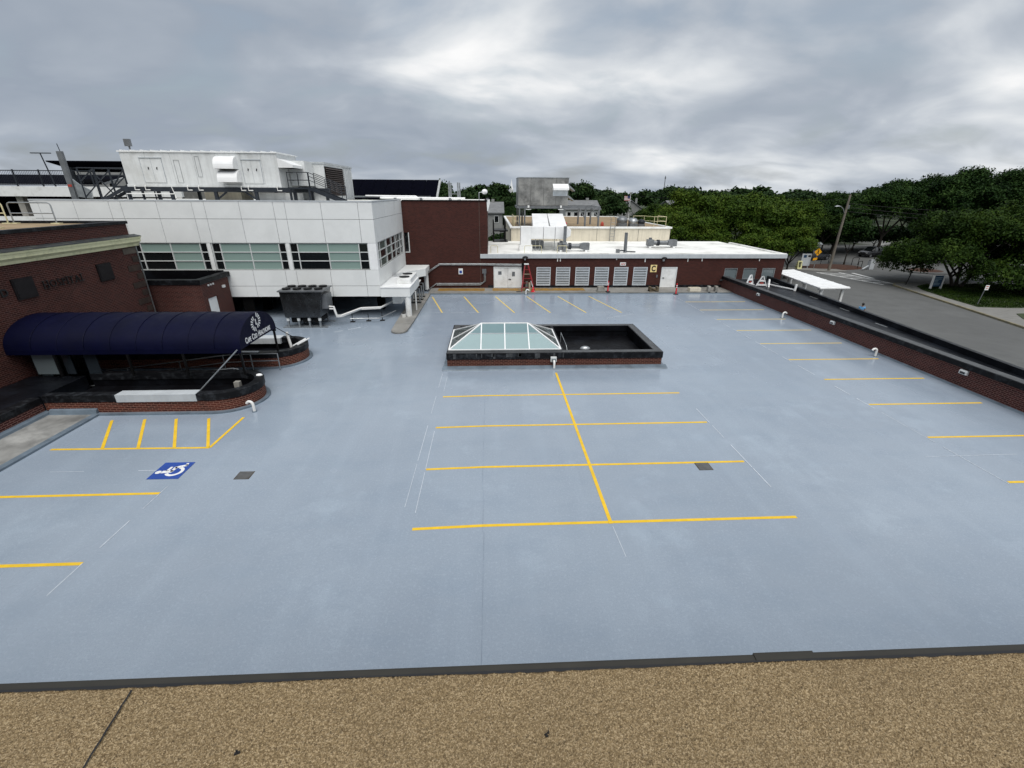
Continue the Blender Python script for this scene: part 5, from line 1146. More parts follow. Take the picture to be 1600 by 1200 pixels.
t = thing('white_post', 'white pipe post with a short ladder frame in the far planter', 'post', (-10.7, 22.6, .2)); B().cyl((-10.15, 22.35, .25), (-10.35, 22.45, 1.5), .07, n=10).build('pipe', 'pvc', t, smooth=True)
for k in (0, .16): B().bar((-10.1+k, 22.3+k, .82), (-9.65+k, 22.9+k*.5, 1.02), .05).build('rail', 'white_bright', t)
for k in (.2, .5, .8): B().bar((-10.1+.45*k, 22.3+.6*k, .82+.2*k), (-9.94+.45*k, 22.46+.52*k, .82+.2*k), .04).build('rung', 'white_bright', t)

# ================================================================== STREET SIDE
G0 = -2.0
# right-hand island: kerb, walk, lawn
isl = [(40.2, 20), (41.6, 26), (43.6, 33.9), (45.6, 41.6), (47.2, 48.2), (47.9, 51.2), (48.3, 52.6), (49.2, 53.5), (51, 53.9), (60, 53.8), (75, 53.2), (95, 52), (95, 20)]
def poly_off(path, d, lo, hi):
    return inset(path, -d)[lo:hi]
near = isl[:9]
kb = struct(B().prism(isl, 'z', G0, G0+.13), 'island_pavement', 'pavement')
k_in = inset(near, -.18)
b = B(); n = len(near); vs_ = [(*p, G0) for p in near] + [(*p, G0+.145) for p in near] + [(*p, G0+.145) for p in k_in]
out2 = inset(near, .02)
vs_ = [(*p, G0) for p in out2] + [(*p, G0+.15) for p in out2] + [(*p, G0+.15) for p in k_in]
b.add(vs_, [(i, n+i, n+i+1, i+1) for i in range(n-1)] + [(n+i, 2*n+i, 2*n+i+1, n+i+1) for i in range(n-1)])
b.build('kerb', 'kerb_yellow', kb)
lawn = [(43.4, 20), (44.9, 28), (46.6, 36.5), (46.9, 40.8), (47.8, 45.2), (49.0, 49.4), (50.2, 51.4), (52, 52.3), (60, 52.6), (80, 52.2), (95, 51.5), (95, 42), (60, 40.6), (50, 40.0), (46.95, 40.6)]
lawn_a = [(46.95, 41.0), (47.8, 45.2), (49.0, 49.4), (50.2, 51.4), (52, 52.3), (60, 52.6), (80, 52.2), (95, 51.5), (95, 42), (60, 40.9), (50, 40.5)]
lawn_b = [(43.4, 20), (44.9, 28), (46.4, 36.5), (47.8, 38.3), (60, 39.2), (95, 40.2), (95, 20)]
def grass_patch(poly, name):
    o = struct(B().prism(poly, 'z', G0+.12, G0+.17), name, 'turf'); return o
grass_patch(lawn_a, 'lawn'); grass_patch(lawn_b, 'lawn')
def blades(poly, n, seed, z, off, label):
    rs = np.random.RandomState(seed); P_ = np.array(poly); lo, hi = P_.min(0), np.minimum(P_.max(0), [70, 60]); pts = rs.rand(n*2, 2)*(hi-lo)+lo
    ins = np.zeros(len(pts), bool); j = len(poly)-1
    for i in range(len(poly)):
        xi, yi = poly[i]; xj, yj = poly[j]
        ins ^= ((yi > pts[:, 1]) != (yj > pts[:, 1])) & (pts[:, 0] < (xj-xi)*(pts[:, 1]-yi)/(yj-yi+1e-9)+xi); j = i
    pts = pts[ins][:n]; m = len(pts); a = rs.rand(m)*6.28; w = .05; h = .05+.08*rs.rand(m); lean = (rs.rand(m, 2)-.5)*.1
    d = np.stack([np.cos(a), np.sin(a)], -1)*w
    v = np.zeros((m, 4, 3)); v[:, 0, :2] = pts-d; v[:, 1, :2] = pts+d; v[:, 2, :2] = pts+lean+d*.2; v[:, 3, :2] = pts+lean-d*.2; v[:, 2, 2] = h; v[:, 3, 2] = h; v[:, :, 2] += z
    o = np_obj('grass', v.reshape(-1, 3), np.arange(m*4).reshape(m, 4), 'leaf_mid'); tag(o, label, 'grass', kind='stuff')
blades(lawn_a, 26000, 5, G0+.17, None, 'short green lawn grass under the large tree by the road')
# mulch island with its walk
struct(B().prism([(25.0, 65.2), (38, 66.0), (44.0, 64.2), (47.6, 62.6), (50.5, 63.0), (50.0, 64.9), (45.0, 66.0), (38, 70.2), (25, 66.3)], 'z', G0, G0+.13), 'far_pavement', 'pavement')
def mound(cx_, cy_, rx, ry, h, name):
    b = B(); b.dome((cx_, cy_, G0), rx, ry, h, 28, 5); return struct(b, name, 'mulch')
mound(50.6, 67.0, 5.0, 2.4, .42, 'mulch_bed'); mound(62.2, 63.4, 2.6, 2.0, .3, 'mulch_bed')
struct(B().prism([(59.0, 62.0), (61, 60.6), (66, 60.4), (90, 58), (90, 61), (66, 64.5), (60.5, 66.2), (59, 64.5)], 'z', G0, G0+.12), 'far_island', 'asphalt')
# crosswalk
road_o = bpy.data.objects['road']
cwA, cwB = [(45.7, 62.6), (47.7, 53.2)], [(48.8, 62.4), (49.5, 53.9)]
def rline(p, q, w, z=G0+.005):
    d = Vector((q[0]-p[0], q[1]-p[1], 0)).normalized(); nn = Vector((-d.y, d.x, 0))*w/2
    B().add([(p[0]-nn.x, p[1]-nn.y, z), (q[0]-nn.x, q[1]-nn.y, z), (q[0]+nn.x, q[1]+nn.y, z), (p[0]+nn.x, p[1]+nn.y, z)], [(0, 1, 2, 3)]).build('crosswalk_line', 'road_paint', road_o)
rline(*cwA, .26); rline(*cwB, .26); rline((50.4, 61.9), (50.0, 57.6), .45)
for i in range(6):
    k0 = .04+i*.16; k1 = k0+.12
    a = (cwA[0][0]+(cwA[1][0]-cwA[0][0])*k0+.2, cwA[0][1]+(cwA[1][1]-cwA[0][1])*k0); c = (cwB[0][0]+(cwB[1][0]-cwB[0][0])*k1-.2, cwB[0][1]+(cwB[1][1]-cwB[0][1])*k1)
    rline(a, c, .30, G0+.009)
rline((27.5, 66.6), (38.5, 63.2), .5); rline((28.5, 64.0), (38, 61.5), .4)
# utility pole with lamp and wires
t = thing('utility_pole', 'tall brown wooden utility pole with a street lamp by the crosswalk', 'utility pole', (48.0, 63.4, G0))
B().cyl((48.0, 63.4, G0), (48.15, 63.4, 8.1), .19, .12, 12).build('pole', 'wood_pole', t, smooth=True); B().tube([(48.1, 63.4, 5.6), (47.7, 63.4, 6.3), (47.2, 63.35, 6.62), (46.8, 63.3, 6.66)], .05).build('lamp_arm', 'galvanised', t)
b = B(); b.dome((46.75, 63.3, 6.6), .42, .17, .14, 12, 4); b.build('lamp_head', 'galvanised', t); B().box(48.15, 48.45, 63.3, 63.5, 6.3, 6.8).build('transformer', 'steel_grey', t)
for k, (q, zq) in enumerate((((95, 58), 4.6), ((95, 59), 5.2), ((98, 70), 6.2), ((30, 120), 8.2))):
    p0 = Vector((48.15, 63.4, 6.0+k*.5)); p1 = Vector((*q, zq)); pts_ = []
    for i in range(13): s_ = i/12; v_ = p0.lerp(p1, s_); v_.z -= 1.6*4*s_*(1-s_)*.5; pts_.append(v_)
    B().tube(pts_, .022, 5).build('wire', 'rubber', t)
# warning sign with solar panel
t = thing('crossing_sign', 'yellow diamond pedestrian crossing sign with a small solar panel', 'road sign', (47.0, 65.2, G0))
B().cyl((47.0, 65.2, G0), (47.0, 65.2, 1.5), .045, n=8).build('post', 'galvanised', t)
B().prism([(46.45, .48), (47.0, -.07), (47.55, .48), (47.0, 1.03)], 'y', 65.10, 65.13).build('diamond', 'warn_yellow', t)
b = B(); b.cyl((47.0, 65.09, .74), (47.0, 65.10, .74), .07, n=8); b.add([(46.90, 65.092, .66), (47.10, 65.092, .66), (47.06, 65.092, .42), (47.20, 65.092, .20), (47.10, 65.092, .18), (46.98, 65.092, .38), (46.86, 65.092, .18), (46.76, 65.092, .20), (46.92, 65.092, .46)], [tuple(range(8, -1, -1))]); b.build('walking_figure', 'letter_black', t)
B().prism([(46.5, -.72), (47.1, -.62), (47.1, -.30), (46.5, -.40)], 'y', 65.10, 65.12).build('arrow_plate', 'warn_yellow', t); B().prism([(64.9, 1.5), (65.5, 1.75), (65.5, 1.79), (64.9, 1.54)], 'x', 46.7, 47.3).build('solar_panel', 'galvanised', t)
t = thing('notice_board', 'white freestanding notice board behind the crossing sign', 'sign', (45.9, 65.6, G0)); B().box(45.2, 46.6, 65.7, 65.8, -1.55, .15).build('panel', 'fascia_grey', t); B().box(45.45, 45.9, 65.69, 65.7, -.4, 0).build('logo', 'sign_blue_dark', t); B().box(46.1, 46.5, 65.69, 65.7, -.3, -.05).build('print', 'letter_black', t)
for x in (45.3, 46.4): B().box(x, x+.12, 65.8, 65.9, G0, .1).build('leg', 'fascia_grey', t)
t = thing('sandwich_board', 'narrow pale yellow sandwich board on the far pavement', 'sign', (44.6, 65.0, G0)); B().prism([(64.8, G0+.13), (65.0, -.75), (65.06, -.75), (64.86, G0+.13)], 'x', 44.3, 44.95).build('front_leaf', 'board_green', t); B().prism([(65.3, G0+.13), (65.06, -.75), (65.1, -.75), (65.36, G0+.13)], 'x', 44.3, 44.95).build('rear_leaf', 'board_green', t)
b = B()
for i in range(4): b.box(44.48, 44.75, 64.80, 64.81+i*.04+.01, -1.6+i*.2, -1.5+i*.2)
b.build('print', 'letter_black', t)
# gate machine
t = thing('barrier_gate', 'grey parking barrier machine with a long thin arm', 'barrier', (55.4, 65.1, G0)); B().box(55.1, 55.75, 64.8, 65.4, G0, -.75).build('cabinet', 'fascia_grey', t, bevel=.05); b = B(); b.dome((55.42, 65.1, -.75), .36, .34, .22, 12, 4); b.build('hood', 'steel_grey', t); B().bar((55.4, 64.8, -.9), (63.8, 69.5, -.75), .07, .09).build('arm', 'rubber', t); B().bar((63.4, 69.3, -.75), (64.6, 69.95, -.74), .08, .1).build('arm_tip', 'white_bright', t)
B().bar((53.4, 64.0, G0+.2), (55.0, 65.0, G0+.55), .16, .1).build('skid_rail', 'fascia_grey', t)
def rack(x, y, rz, label):
    t = thing('bike_rack', label, 'rack', (x, y, G0), 'black hoop racks by the mulch bed', rz); B().tube([(-.6, 0, 0), (-.6, 0, 1.0), (-.5, 0, 1.1), (.5, 0, 1.1), (.6, 0, 1.0), (.6, 0, 0)], .04).build('hoop', 'black_metal', t, local=True)
rack(54.2, 65.6, R(30), 'black hoop rack left of the barrier machine'); rack(56.6, 69.6, R(10), 'black hoop rack right of the slim tree'); rack(50.8, 68.4, R(0), 'black hoop rack beside the utility pole')
t = thing('yellow_banner', 'yellow upright sign hanging below the leaves at the far kerb', 'sign', (60.8, 65, G0)); B().box(60.6, 61.0, 64.9, 65.0, -1.1, .9).build('panel', 'board_green', t); B().cyl((60.8, 65.05, G0), (60.8, 65.05, .9), .04, n=6).build('post', 'galvanised', t)
# blue sign on white posts
t = thing('road_sign_board', 'dark blue sign board between two white posts on the lawn', 'sign', (50.7, 49.6, G0))
for x in (50.05, 51.25): B().box(x, x+.16, 49.55, 49.71, G0+.1, -.30).build('post', 'white_paint', t)
B().box(50.21, 51.25, 49.58, 49.68, -1.52, -.32).build('board', 'sign_blue_dark', t); b = B(); rr = random.Random(2)
for i in range(6): b.box(50.32, 50.32+rr.uniform(.4, .8), 49.572, 49.58, -.56-i*.16, -.50-i*.16)
b.build('text_lines', 'text_pale', t)
t = thing('parking_sign', 'small white parking sign on a leaning green post in the lawn', 'sign', (47.9, 42.0, G0)); B().bar((47.9, 42.0, G0+.1), (48.15, 42.05, .05), .05).build('post', 'steel_grey', t); B().box(47.98, 48.36, 41.96, 41.98, -.42, .05).build('plate', 'sign_white', t)
b = B(); b.box(48.04, 48.30, 41.954, 41.96, -.12, -.04); b.box(48.06, 48.28, 41.954, 41.96, -.30, -.24); b.build('print', 'red_stripe', t)
B().cyl((49.9, 52.6, G0+.1), (50.25, 52.7, -.25), .05, n=8).build('sign_post', 'black_metal', label='thin dark post left of the blue sign board', cat='post')
t = thing('litter_bin', 'dark bin at the lawn edge far right', 'bin', (60, 45, G0)); B().cyl((56.9, 44.4, G0+.1), (56.9, 44.4, -.9), .3, .34, 12).build('body', 'steel_dark', t, smooth=True); b = B(); b.dome((56.9, 44.4, -.9), .36, .36, .2, 12, 4); b.build('lid', 'black_metal', t, smooth=True)

# person: only head and shoulders show above the roof edge
def skin_body(name, joints, edges, mat, parent, sub=2):
    me = bpy.data.meshes.new(name); me.from_pydata([j[0] for j in joints], edges, []); o = bpy.data.objects.new(name, me); COL.objects.link(o); o.parent = parent
    sk_ = o.modifiers.new('skin', 'SKIN'); sk_.use_smooth_shade = True
    for i, j in enumerate(joints):
        sv = me.skin_vertices[0].data[i] if me.skin_vertices else None
        if sv: sv.radius = (j[1], j[2] if len(j) > 2 else j[1]); sv.use_root = (i == 0)
    o.modifiers.new('sub', 'SUBSURF').levels = sub; o.modifiers['sub'].render_levels = sub; me.materials.append(MAT[mat]); ORG[o] = ORG[parent]; return o
def make_skin(name, joints, edges, mat, parent):
    me = bpy.data.meshes.new('tmp_' + name); me.from_pydata([j[0] for j in joints], edges, []); o = bpy.data.objects.new(name, me); COL.objects.link(o)
    bpy.context.view_layer.objects.active = o; o.select_set(True)
    o.modifiers.new('skin', 'SKIN')
    try: bpy.ops.mesh.customdata_skin_add()
    except Exception: pass
    if me.skin_vertices:
        for i, j in enumerate(joints):
            sv = me.skin_vertices[0].data[i]; sv.radius = (j[1], j[2] if len(j) > 2 else j[1]); sv.use_root = (i == 0)
    s_ = o.modifiers.new('sub', 'SUBSURF'); s_.levels = 2; s_.render_levels = 2
    bpy.context.view_layer.update(); dg = bpy.context.evaluated_depsgraph_get(); m2 = bpy.data.meshes.new_from_object(o.evaluated_get(dg)); m2.name = name
    o.modifiers.clear(); o.data = m2; bpy.data.meshes.remove(me); m2.materials.clear(); m2.materials.append(MAT[mat]); o.name = name
    for p in m2.polygons: p.use_smooth = True
    o.select_set(False); o.parent = parent; ORG[o] = ORG[parent]; return o
t = thing('person', 'person in a light blue top with dark hair walking beyond the roof edge', 'person', (31.05, 36.0, G0), rz=R(150))
J = [((0, 0, .92), .13, .10), ((0, 0, 1.12), .13, .10), ((0, 0, 1.34), .16, .10), ((0, 0, 1.46), .07, .06), ((0, .01, 1.53), .055, .055), ((0, .02, 1.62), .085, .095), ((0, .02, 1.70), .075, .085),
     ((.18, 0, 1.38), .055), ((.22, .03, 1.12), .045), ((.21, -.10, .90), .032), ((.21, -.13, .82), .036), ((-.18, 0, 1.38), .055), ((-.22, -.03, 1.12), .045), ((-.21, .12, .92), .032), ((-.21, .16, .84), .036),
     ((.09, 0, .86), .085), ((.10, -.14, .48), .06), ((.10, -.02, .08), .04), ((.10, -.16, .03), .035), ((-.09, 0, .86), .085), ((-.10, .10, .48), .06), ((-.10, .22, .10), .04), ((-.10, .10, .03), .035)]
E_ = [(0, 1), (1, 2), (2, 3), (3, 4), (4, 5), (5, 6), (2, 7), (7, 8), (8, 9), (9, 10), (2, 11), (11, 12), (12, 13), (13, 14), (0, 15), (15, 16), (16, 17), (17, 18), (0, 19), (19, 20), (20, 21), (21, 22)]
make_skin('body', J, E_, 'skin', t)
g = lambda i, k: (J[i][0], *[r*k+.012 for r in J[i][1:]])
make_skin('shirt', [g(0, 1.02), g(1, 1.06), g(2, 1.06), ((0, 0, 1.43), .085, .075), g(7, 1.2), ((.205, .015, 1.22), .062), g(11, 1.2), ((-.205, -.015, 1.22), .062)], [(0, 1), (1, 2), (2, 3), (2, 4), (4, 5), (2, 6), (6, 7)], 'shirt_blue', t)
make_skin('trousers', [((0, 0, .93), .14, .11), g(15, 1.05), g(16, 1.15), ((.10, -.05, .16), .06), g(19, 1.05), g(20, 1.15), ((-.10, .19, .18), .06)], [(0, 1), (1, 2), (2, 3), (0, 4), (4, 5), (5, 6)], 'trouser_dark', t)
b = B(); b.dome((0, .045, 1.655), .100, .115, .115, 14, 7, True); b.build('hair', 'hair_dark', t, smooth=True, local=True)

# ------------------------------------------------------------------ cars
def loft(b, secs):
    n = len(secs[0]); o = [v for s_ in secs for v in s_]; f = [tuple(range(n-1, -1, -1)), tuple(range(len(o)-n, len(o)))]
    for i in range(len(secs)-1):
        for j in range(n): k = (j+1) % n; f.append((i*n+j, i*n+k, (i+1)*n+k, (i+1)*n+j))
    return b.add(o, f)
def make_car(paint, label, suv, loc, rz):
    t = thing('parked_car', label, 'car', loc, 'cars in the lot beyond the road', rz); hb_ = .12 if suv else 0
    def sec(x, w, z0, z1, r=.12): return [(x, -w, z0+r), (x, -w+r, z0), (x, w-r, z0), (x, w, z0+r), (x, w*.985, z1-r), (x, w*.93, z1), (x, -w*.93, z1), (x, -w*.985, z1-r)]
    b = B(); loft(b, [sec(-2.28, .70, .42, .78+hb_), sec(-2.18, .84, .30, .90+hb_), sec(-1.4, .90, .26, .98+hb_), sec(0, .91, .26, .98+hb_), sec(1.0, .90, .26, .96+hb_), sec(1.85, .86, .28, .84+hb_), sec(2.2, .74, .36, .72+hb_), sec(2.28, .62, .42, .66+hb_)]); b.build('body', paint, t, local=True, smooth=True)
    zt = 1.46 + (.22 if suv else 0); zb = .96+hb_
    def cs(x, w, z): return [(x, -w, zb), (x, w, zb), (x, w*.82, z), (x, -w*.82, z)]
    b = B(); rear = -2.05 if suv else -1.55; loft(b, [cs(rear, .78, zb+.02), cs(rear+.35, .80, zt-.03), cs(-.4, .82, zt), cs(.25, .82, zt-.03), cs(1.15, .80, zb+.02)]); b.build('cabin', 'glass_dark', t, local=True)
    B().box(rear+.3, .32, -.66, .66, zt-.03, zt+.03).build('roof', paint, t, local=True, bevel=.03)
    for x in (-.45, .30): 
        for s_ in (-1, 1): B().bar((x-.05, s_*.79, zb), (x, s_*.67, zt), .07, .05).build('pillar', paint, t, local=True)
    for x in (-1.38, 1.40):
        for s_ in (-1, 1):
            w_ = B().cyl((x, s_*.72, .33), (x, s_*.93, .33), .33, n=18).build('wheel', 'tyre', t, local=True); B().cyl((x, s_*.925, .33), (x, s_*.945, .33), .20, n=14).build('rim', 'rim', w_, local=True)
    for s_ in (-1, 1):
        B().box(2.12, 2.26, s_*.58-.14, s_*.58+.14, .60+hb_, .72+hb_).build('headlight', 'lamp_glass', t, local=True); B().box(-2.27, -2.16, s_*.62-.13, s_*.62+.13, .68+hb_, .84+hb_).build('tail_light', 'tail_red', t, local=True); B().box(.72, .90, s_*.96-.09, s_*.96+.09, zb, zb+.13).build('mirror', paint, t, local=True)
    return t
make_car('paint_black', 'dark parked car half hidden behind the crossing sign', True, (54.3, 75.5, G0), R(15)); make_car('paint_black', 'black parked car in the shade left of the barrier arm', True, (67.0, 79.5, G0), R(200)); make_car('paint_white', 'white parked car seen under the large tree', False, (76.5, 65.0, G0), R(100)); make_car('paint_white', 'white parked van shaped car at the far right edge', True, (80.2, 65.4, G0), R(95)); make_car('paint_silver', 'silver car behind the white cars on the right', True, (88.5, 72.5, G0), R(100)); make_car('paint_white', 'pale car deep behind the leaves right of the large trunk', True, (78.0, 76.0, G0), R(100))
make_car('paint_silver', 'silver car in the back lot beside the fire stair', False, (1.2, 88, G0), R(80)); make_car('paint_blue', 'dark blue car in the back lot beyond the fire stair', False, (-2.2, 80, G0), R(20))

# ------------------------------------------------------------------ houses
def house(label, x, y, w, d, zb, ze, zr, rz, wall, roof, win=3, gable_x=True):
    t = thing('house', label, 'house', (x, y, G0), 'houses among the trees', rz); zb -= G0; ze -= G0; zr -= G0
    B().box(-w/2, w/2, -d/2, d/2, 0, ze).build('wall', wall, t, local=True)
    o_ = .35
    if gable_x: B().prism([(-d/2-o_, ze-.05), (0, zr), (d/2+o_, ze-.05), (d/2+o_, ze-.22), (0, zr-.2), (-d/2-o_, ze-.22)], 'x', -w/2-o_, w/2+o_).build('roof', roof, t, local=True); B().prism([(-d/2, ze), (0, zr-.25), (d/2, ze)], 'x', -w/2, w/2).build('gable', wall, t, local=True)
    else: B().prism([(-w/2-o_, ze-.05), (0, zr), (w/2+o_, ze-.05), (w/2+o_, ze-.22), (0, zr-.2), (-w/2-o_, ze-.22)], 'y', -d/2-o_, d/2+o_).build('roof', roof, t, local=True); B().prism([(-w/2, ze), (0, zr-.25), (w/2, ze)], 'y', -d/2, d/2).build('gable', wall, t, local=True)
    for i in range(win):
        xx = -w/2+(i+.5)*w/win; wd_ = B().box(xx-.45, xx+.45, -d/2-.03, -d/2, ze-1.9, ze-.6).build('window', 'window_frame', t, local=True); B().box(xx-.36, xx+.36, -d/2-.045, -d/2-.03, ze-1.8, ze-.7).build('pane', 'glass_dark', wd_, local=True)
    B().box(w*.2, w*.2+.6, -.3, .3, zr-1.0, zr+.5).build('chimney', 'siding_grey', t, local=True)
    return t
house('long white house with a grey roof behind the metal penthouse', 20.4, 111, 7.6, 8, 0, 4.85, 6.6, R(2), 'siding_white', 'shingle_grey', 5); house('grey shingled gable house beside the flagpole', 43.6, 150, 7.5, 9, 0, 3.6, 6.3, R(-12), 'siding_grey', 'shingle_grey', 2, False)
house('small grey house roof poking out of the trees right of the flagpole', 50.6, 132, 6, 8, 0, 4.0, 6.4, R(25), 'siding_grey', 'shingle_grey', 2); house('pale grey house seen in the gap beside the tall brick wall', -1.2, 97, 7, 8, 0, 4.6, 6.4, R(0), 'siding_grey', 'shingle_grey', 3); house('grey roofed house half hidden behind the middle trees', 68.0, 103, 9, 8, 0, 2.0, 3.8, R(20), 'siding_grey', 'shingle_grey', 3); house('white porch house deep in the shade right of the utility pole', 85.5, 102, 5, 5, 0, .2, 1.4, R(25), 'siding_white', 'shingle_grey', 4); house('grey house gable between the trees left of the metal penthouse', .6, 128, 7, 9, 0, 4.5, 7.0, R(15), 'siding_grey', 'shingle_grey', 2, False)
t = thing('flagpole', 'white flagpole with a small striped flag before the grey house', 'flagpole', (34.8, 120, G0)); B().cyl((34.8, 120, G0), (34.8, 120, 8.6), .09, .06, 8).build('pole', 'white_bright', t)
for i in range(7): B().box(33.3, 34.7, 119.98, 120.02, 6.4+i*.16, 6.4+(i+1)*.16).build('flag_stripe', ('flag_red', 'sign_white')[i % 2], t)
B().box(34.1, 34.72, 119.96, 119.98, 6.95, 7.52).build('flag_canton', 'flag_blue', t)
t = thing('church_steeple', 'thin white church steeple on the skyline left of the penthouse', 'steeple', (9.5, 220, G0)); B().box(8.7, 10.3, 219.2, 220.8, G0, 9.5).build('tower', 'siding_white', t); B().cyl((9.5, 220, 9.5), (9.5, 220, 13.6), .8, .02, 8).build('spire', 'white_bright', t)
t = thing('radio_mast', 'thin grey radio mast on the skyline right of centre', 'mast', (107.6, 300, G0)); B().cyl((107.7, 300, G0), (107.5, 300, 18.3), .35, .2, 8).build('mast', 'steel_grey', t); B().box(107.2, 107.9, 299.8, 300.2, 16.5, 17.6).build('antenna', 'steel_grey', t)
t = thing('street_lamp', 'thin grey lamp post before the grey gable house', 'street lamp', (32, 119, G0)); B().cyl((31.0, 119, G0), (31.0, 119, 6.6), .1, .07, 8).build('pole', 'steel_grey', t); B().box(30.6, 31.9, 118.9, 119.1, 6.55, 6.7).build('head', 'steel_grey', t)

# ================================================================== TREES
def crown_mesh(name, seed, lumps, n_leaf, leaf, sigma=.38):
    rs = np.random.RandomState(seed); L = np.array([l[:3] for l in lumps]); Rr = np.array([l[3:6] for l in lumps])
    area = (Rr[:, 0]*Rr[:, 2]); pick = rs.choice(len(lumps), n_leaf//14, p=area/area.sum())
    d = rs.normal(size=(len(pick), 3)); d /= np.linalg.norm(d, axis=1)[:, None]; low = d[:, 2] < -.35; d[low, 2] *= -.6
    rad = .60+.42*rs.rand(len(pick))**.6
    cc = L[pick] + d*Rr[pick]*rad[:, None]
    out = d.copy(); k = 14
    c = np.repeat(cc, k, 0) + rs.normal(size=(len(cc)*k, 3))*np.array([sigma, sigma, sigma*.55])
    o = np.repeat(out, k, 0); nrm = o*.55 + rs.normal(size=o.shape)*.6 + np.array([0, 0, .45]); nrm /= np.linalg.norm(nrm, axis=1)[:, None]
    a = np.cross(nrm, rs.normal(size=nrm.shape)); a /= np.linalg.norm(a, axis=1)[:, None]; bb = np.cross(nrm, a)
    s_ = leaf*(.55+.8*rs.rand(len(c), 1)); v = np.stack([c-a*s_, c-bb*s_*.55, c+a*s_, c+bb*s_*.55], 1)
    me = np_mesh(name, v.reshape(-1, 3), np.arange(len(c)*4).reshape(-1, 4)); return me
def lumps_round(seed, R0, H0, n=16, flat=.75):
    r = random.Random(seed); out = [(0, 0, H0, R0*.72, R0*.72, R0*.62*flat)]
    for i in range(n):
        a = r.uniform(0, 6.28); e_ = r.uniform(-.35, 1.1); k = R0*r.uniform(.45, .86); s_ = R0*r.uniform(.18, .42); out.append((k*math.cos(a)*math.cos(e_), k*math.sin(a)*math.cos(e_), H0+k*math.sin(e_)*flat, s_, s_, s_*.8))
    return out
def trunk_mesh(name, seed, h, r0, nlimb, spread, top, multi=1):
    b = B(); r = random.Random(seed)
    for m in range(multi):
        a0 = 6.28*m/multi+.4; ox = .5*math.cos(a0) if multi > 1 else 0; oy = .5*math.sin(a0) if multi > 1 else 0; lean = 1.6 if multi > 1 else .3
        pts_ = [(ox*.3*(1+i*.2)+lean*ox*(i/4)**1.3*1.2, oy*.3+lean*oy*(i/4)**1.3*1.2, h*i/4) for i in range(5)]
        for i in range(4): b.cyl(pts_[i], pts_[i+1], r0*(1-.15*i)*(1.35 if i == 0 else 1), r0*(1-.15*(i+1)), 9)
        for i in range(nlimb):
            a = 6.28*i/nlimb+r.uniform(-.4, .4)+m; st = Vector(pts_[3]).lerp(Vector(pts_[4]), r.random()); mid = st+Vector((math.cos(a)*spread*.45, math.sin(a)*spread*.45, (top-h)*.45)); en = st+Vector((math.cos(a)*spread*.85, math.sin(a)*spread*.85, (top-h)*r.uniform(.6, .95)))
            b.cyl(st, mid, r0*.42, r0*.28, 6); b.cyl(mid, en, r0*.28, r0*.08, 5)
    me = bpy.data.meshes.new(name); me.from_pydata(b.v, [], b.f); me.materials.append(MAT['bark']); return me
VAR = {}
def variant(key, mat, crown, trunk): crown.materials.append(MAT[mat]); VAR[key] = (crown, trunk)
variant('broad', 'leaf_bright', crown_mesh('crown', 1, lumps_round(1, 4.6, 6.2, 24), 34000, .15, .30), trunk_mesh('trunk', 1, 3.2, .26, 6, 3.2, 8.0))
variant('broad3', 'leaf_bright', crown_mesh('crown', 12, lumps_round(17, 4.6, 6.3, 15, .9), 32000, .15, .30), trunk_mesh('trunk', 12, 3.2, .26, 6, 3.2, 8.0))
variant('broad2', 'leaf_mid', crown_mesh('crown', 2, lumps_round(7, 4.4, 6.4, 22, .85), 24000, .17, .32), trunk_mesh('trunk', 2, 3.4, .24, 5, 3.0, 8.4))
variant('dark', 'leaf_dark', crown_mesh('crown', 3, lumps_round(11, 5.6, 7.4, 32, .9), 44000, .165, .33), trunk_mesh('trunk', 3, 3.6, .36, 6, 4.2, 10.5))
variant('far', 'leaf_far', crown_mesh('crown', 4, lumps_round(21, 4.4, 6.2, 18, .9), 12000, .27, .42), trunk_mesh('trunk', 4, 3.2, .24, 4, 2.8, 8.0))
variant('oval', 'leaf_far', crown_mesh('crown', 5, lumps_round(31, 3.2, 7.0, 16, 1.35), 11000, .26, .38), trunk_mesh('trunk', 5, 3.6, .22, 4, 1.8, 9.0))
variant('spread', 'leaf_mid', crown_mesh('crown', 6, [(0, 0, 6.4, 5.2, 5.2, 2.2)] + [(5.6*math.cos(i*.79), 5.6*math.sin(i*.79), 3.6+1.0*math.sin(i*2.2), 2.7, 2.7, 1.7) for i in range(8)] + [(3.4*math.cos(i*.9), 3.4*math.sin(i*.9), 6.9, 2.2, 2.2, 1.4) for i in range(7)], 80000, .135, .28), trunk_mesh('trunk', 6, 2.2, .27, 4, 4.2, 6.4, 3))
variant('spread2', 'leaf_mid', crown_mesh('crown', 16, [(0, 0, 7.0, 5.0, 5.0, 2.0)] + [(5.6*math.cos(i*.79+.3), 5.6*math.sin(i*.79+.3), 5.4+.8*math.sin(i*2.6), 2.6, 2.6, 1.4) for i in range(8)] + [(3.2*math.cos(i*.9), 3.2*math.sin(i*.9), 7.6, 2.1, 2.1, 1.3) for i in range(7)], 70000, .14, .28), trunk_mesh('trunk', 16, 3.0, .36, 5, 4.4, 7.2, 2))
variant('shrub', 'leaf_dark', crown_mesh('crown', 8, lumps_round(41, 1.6, 1.3, 10, .8), 3500, .16, .22), trunk_mesh('trunk', 8, .7, .08, 4, .8, 1.6))
variant('slim', 'leaf_dark', crown_mesh('crown', 9, lumps_round(51, 2.6, 5.6, 14, 1.0), 7000, .2, .3), trunk_mesh('trunk', 9, 2.6, .14, 5, 1.8, 6.0))
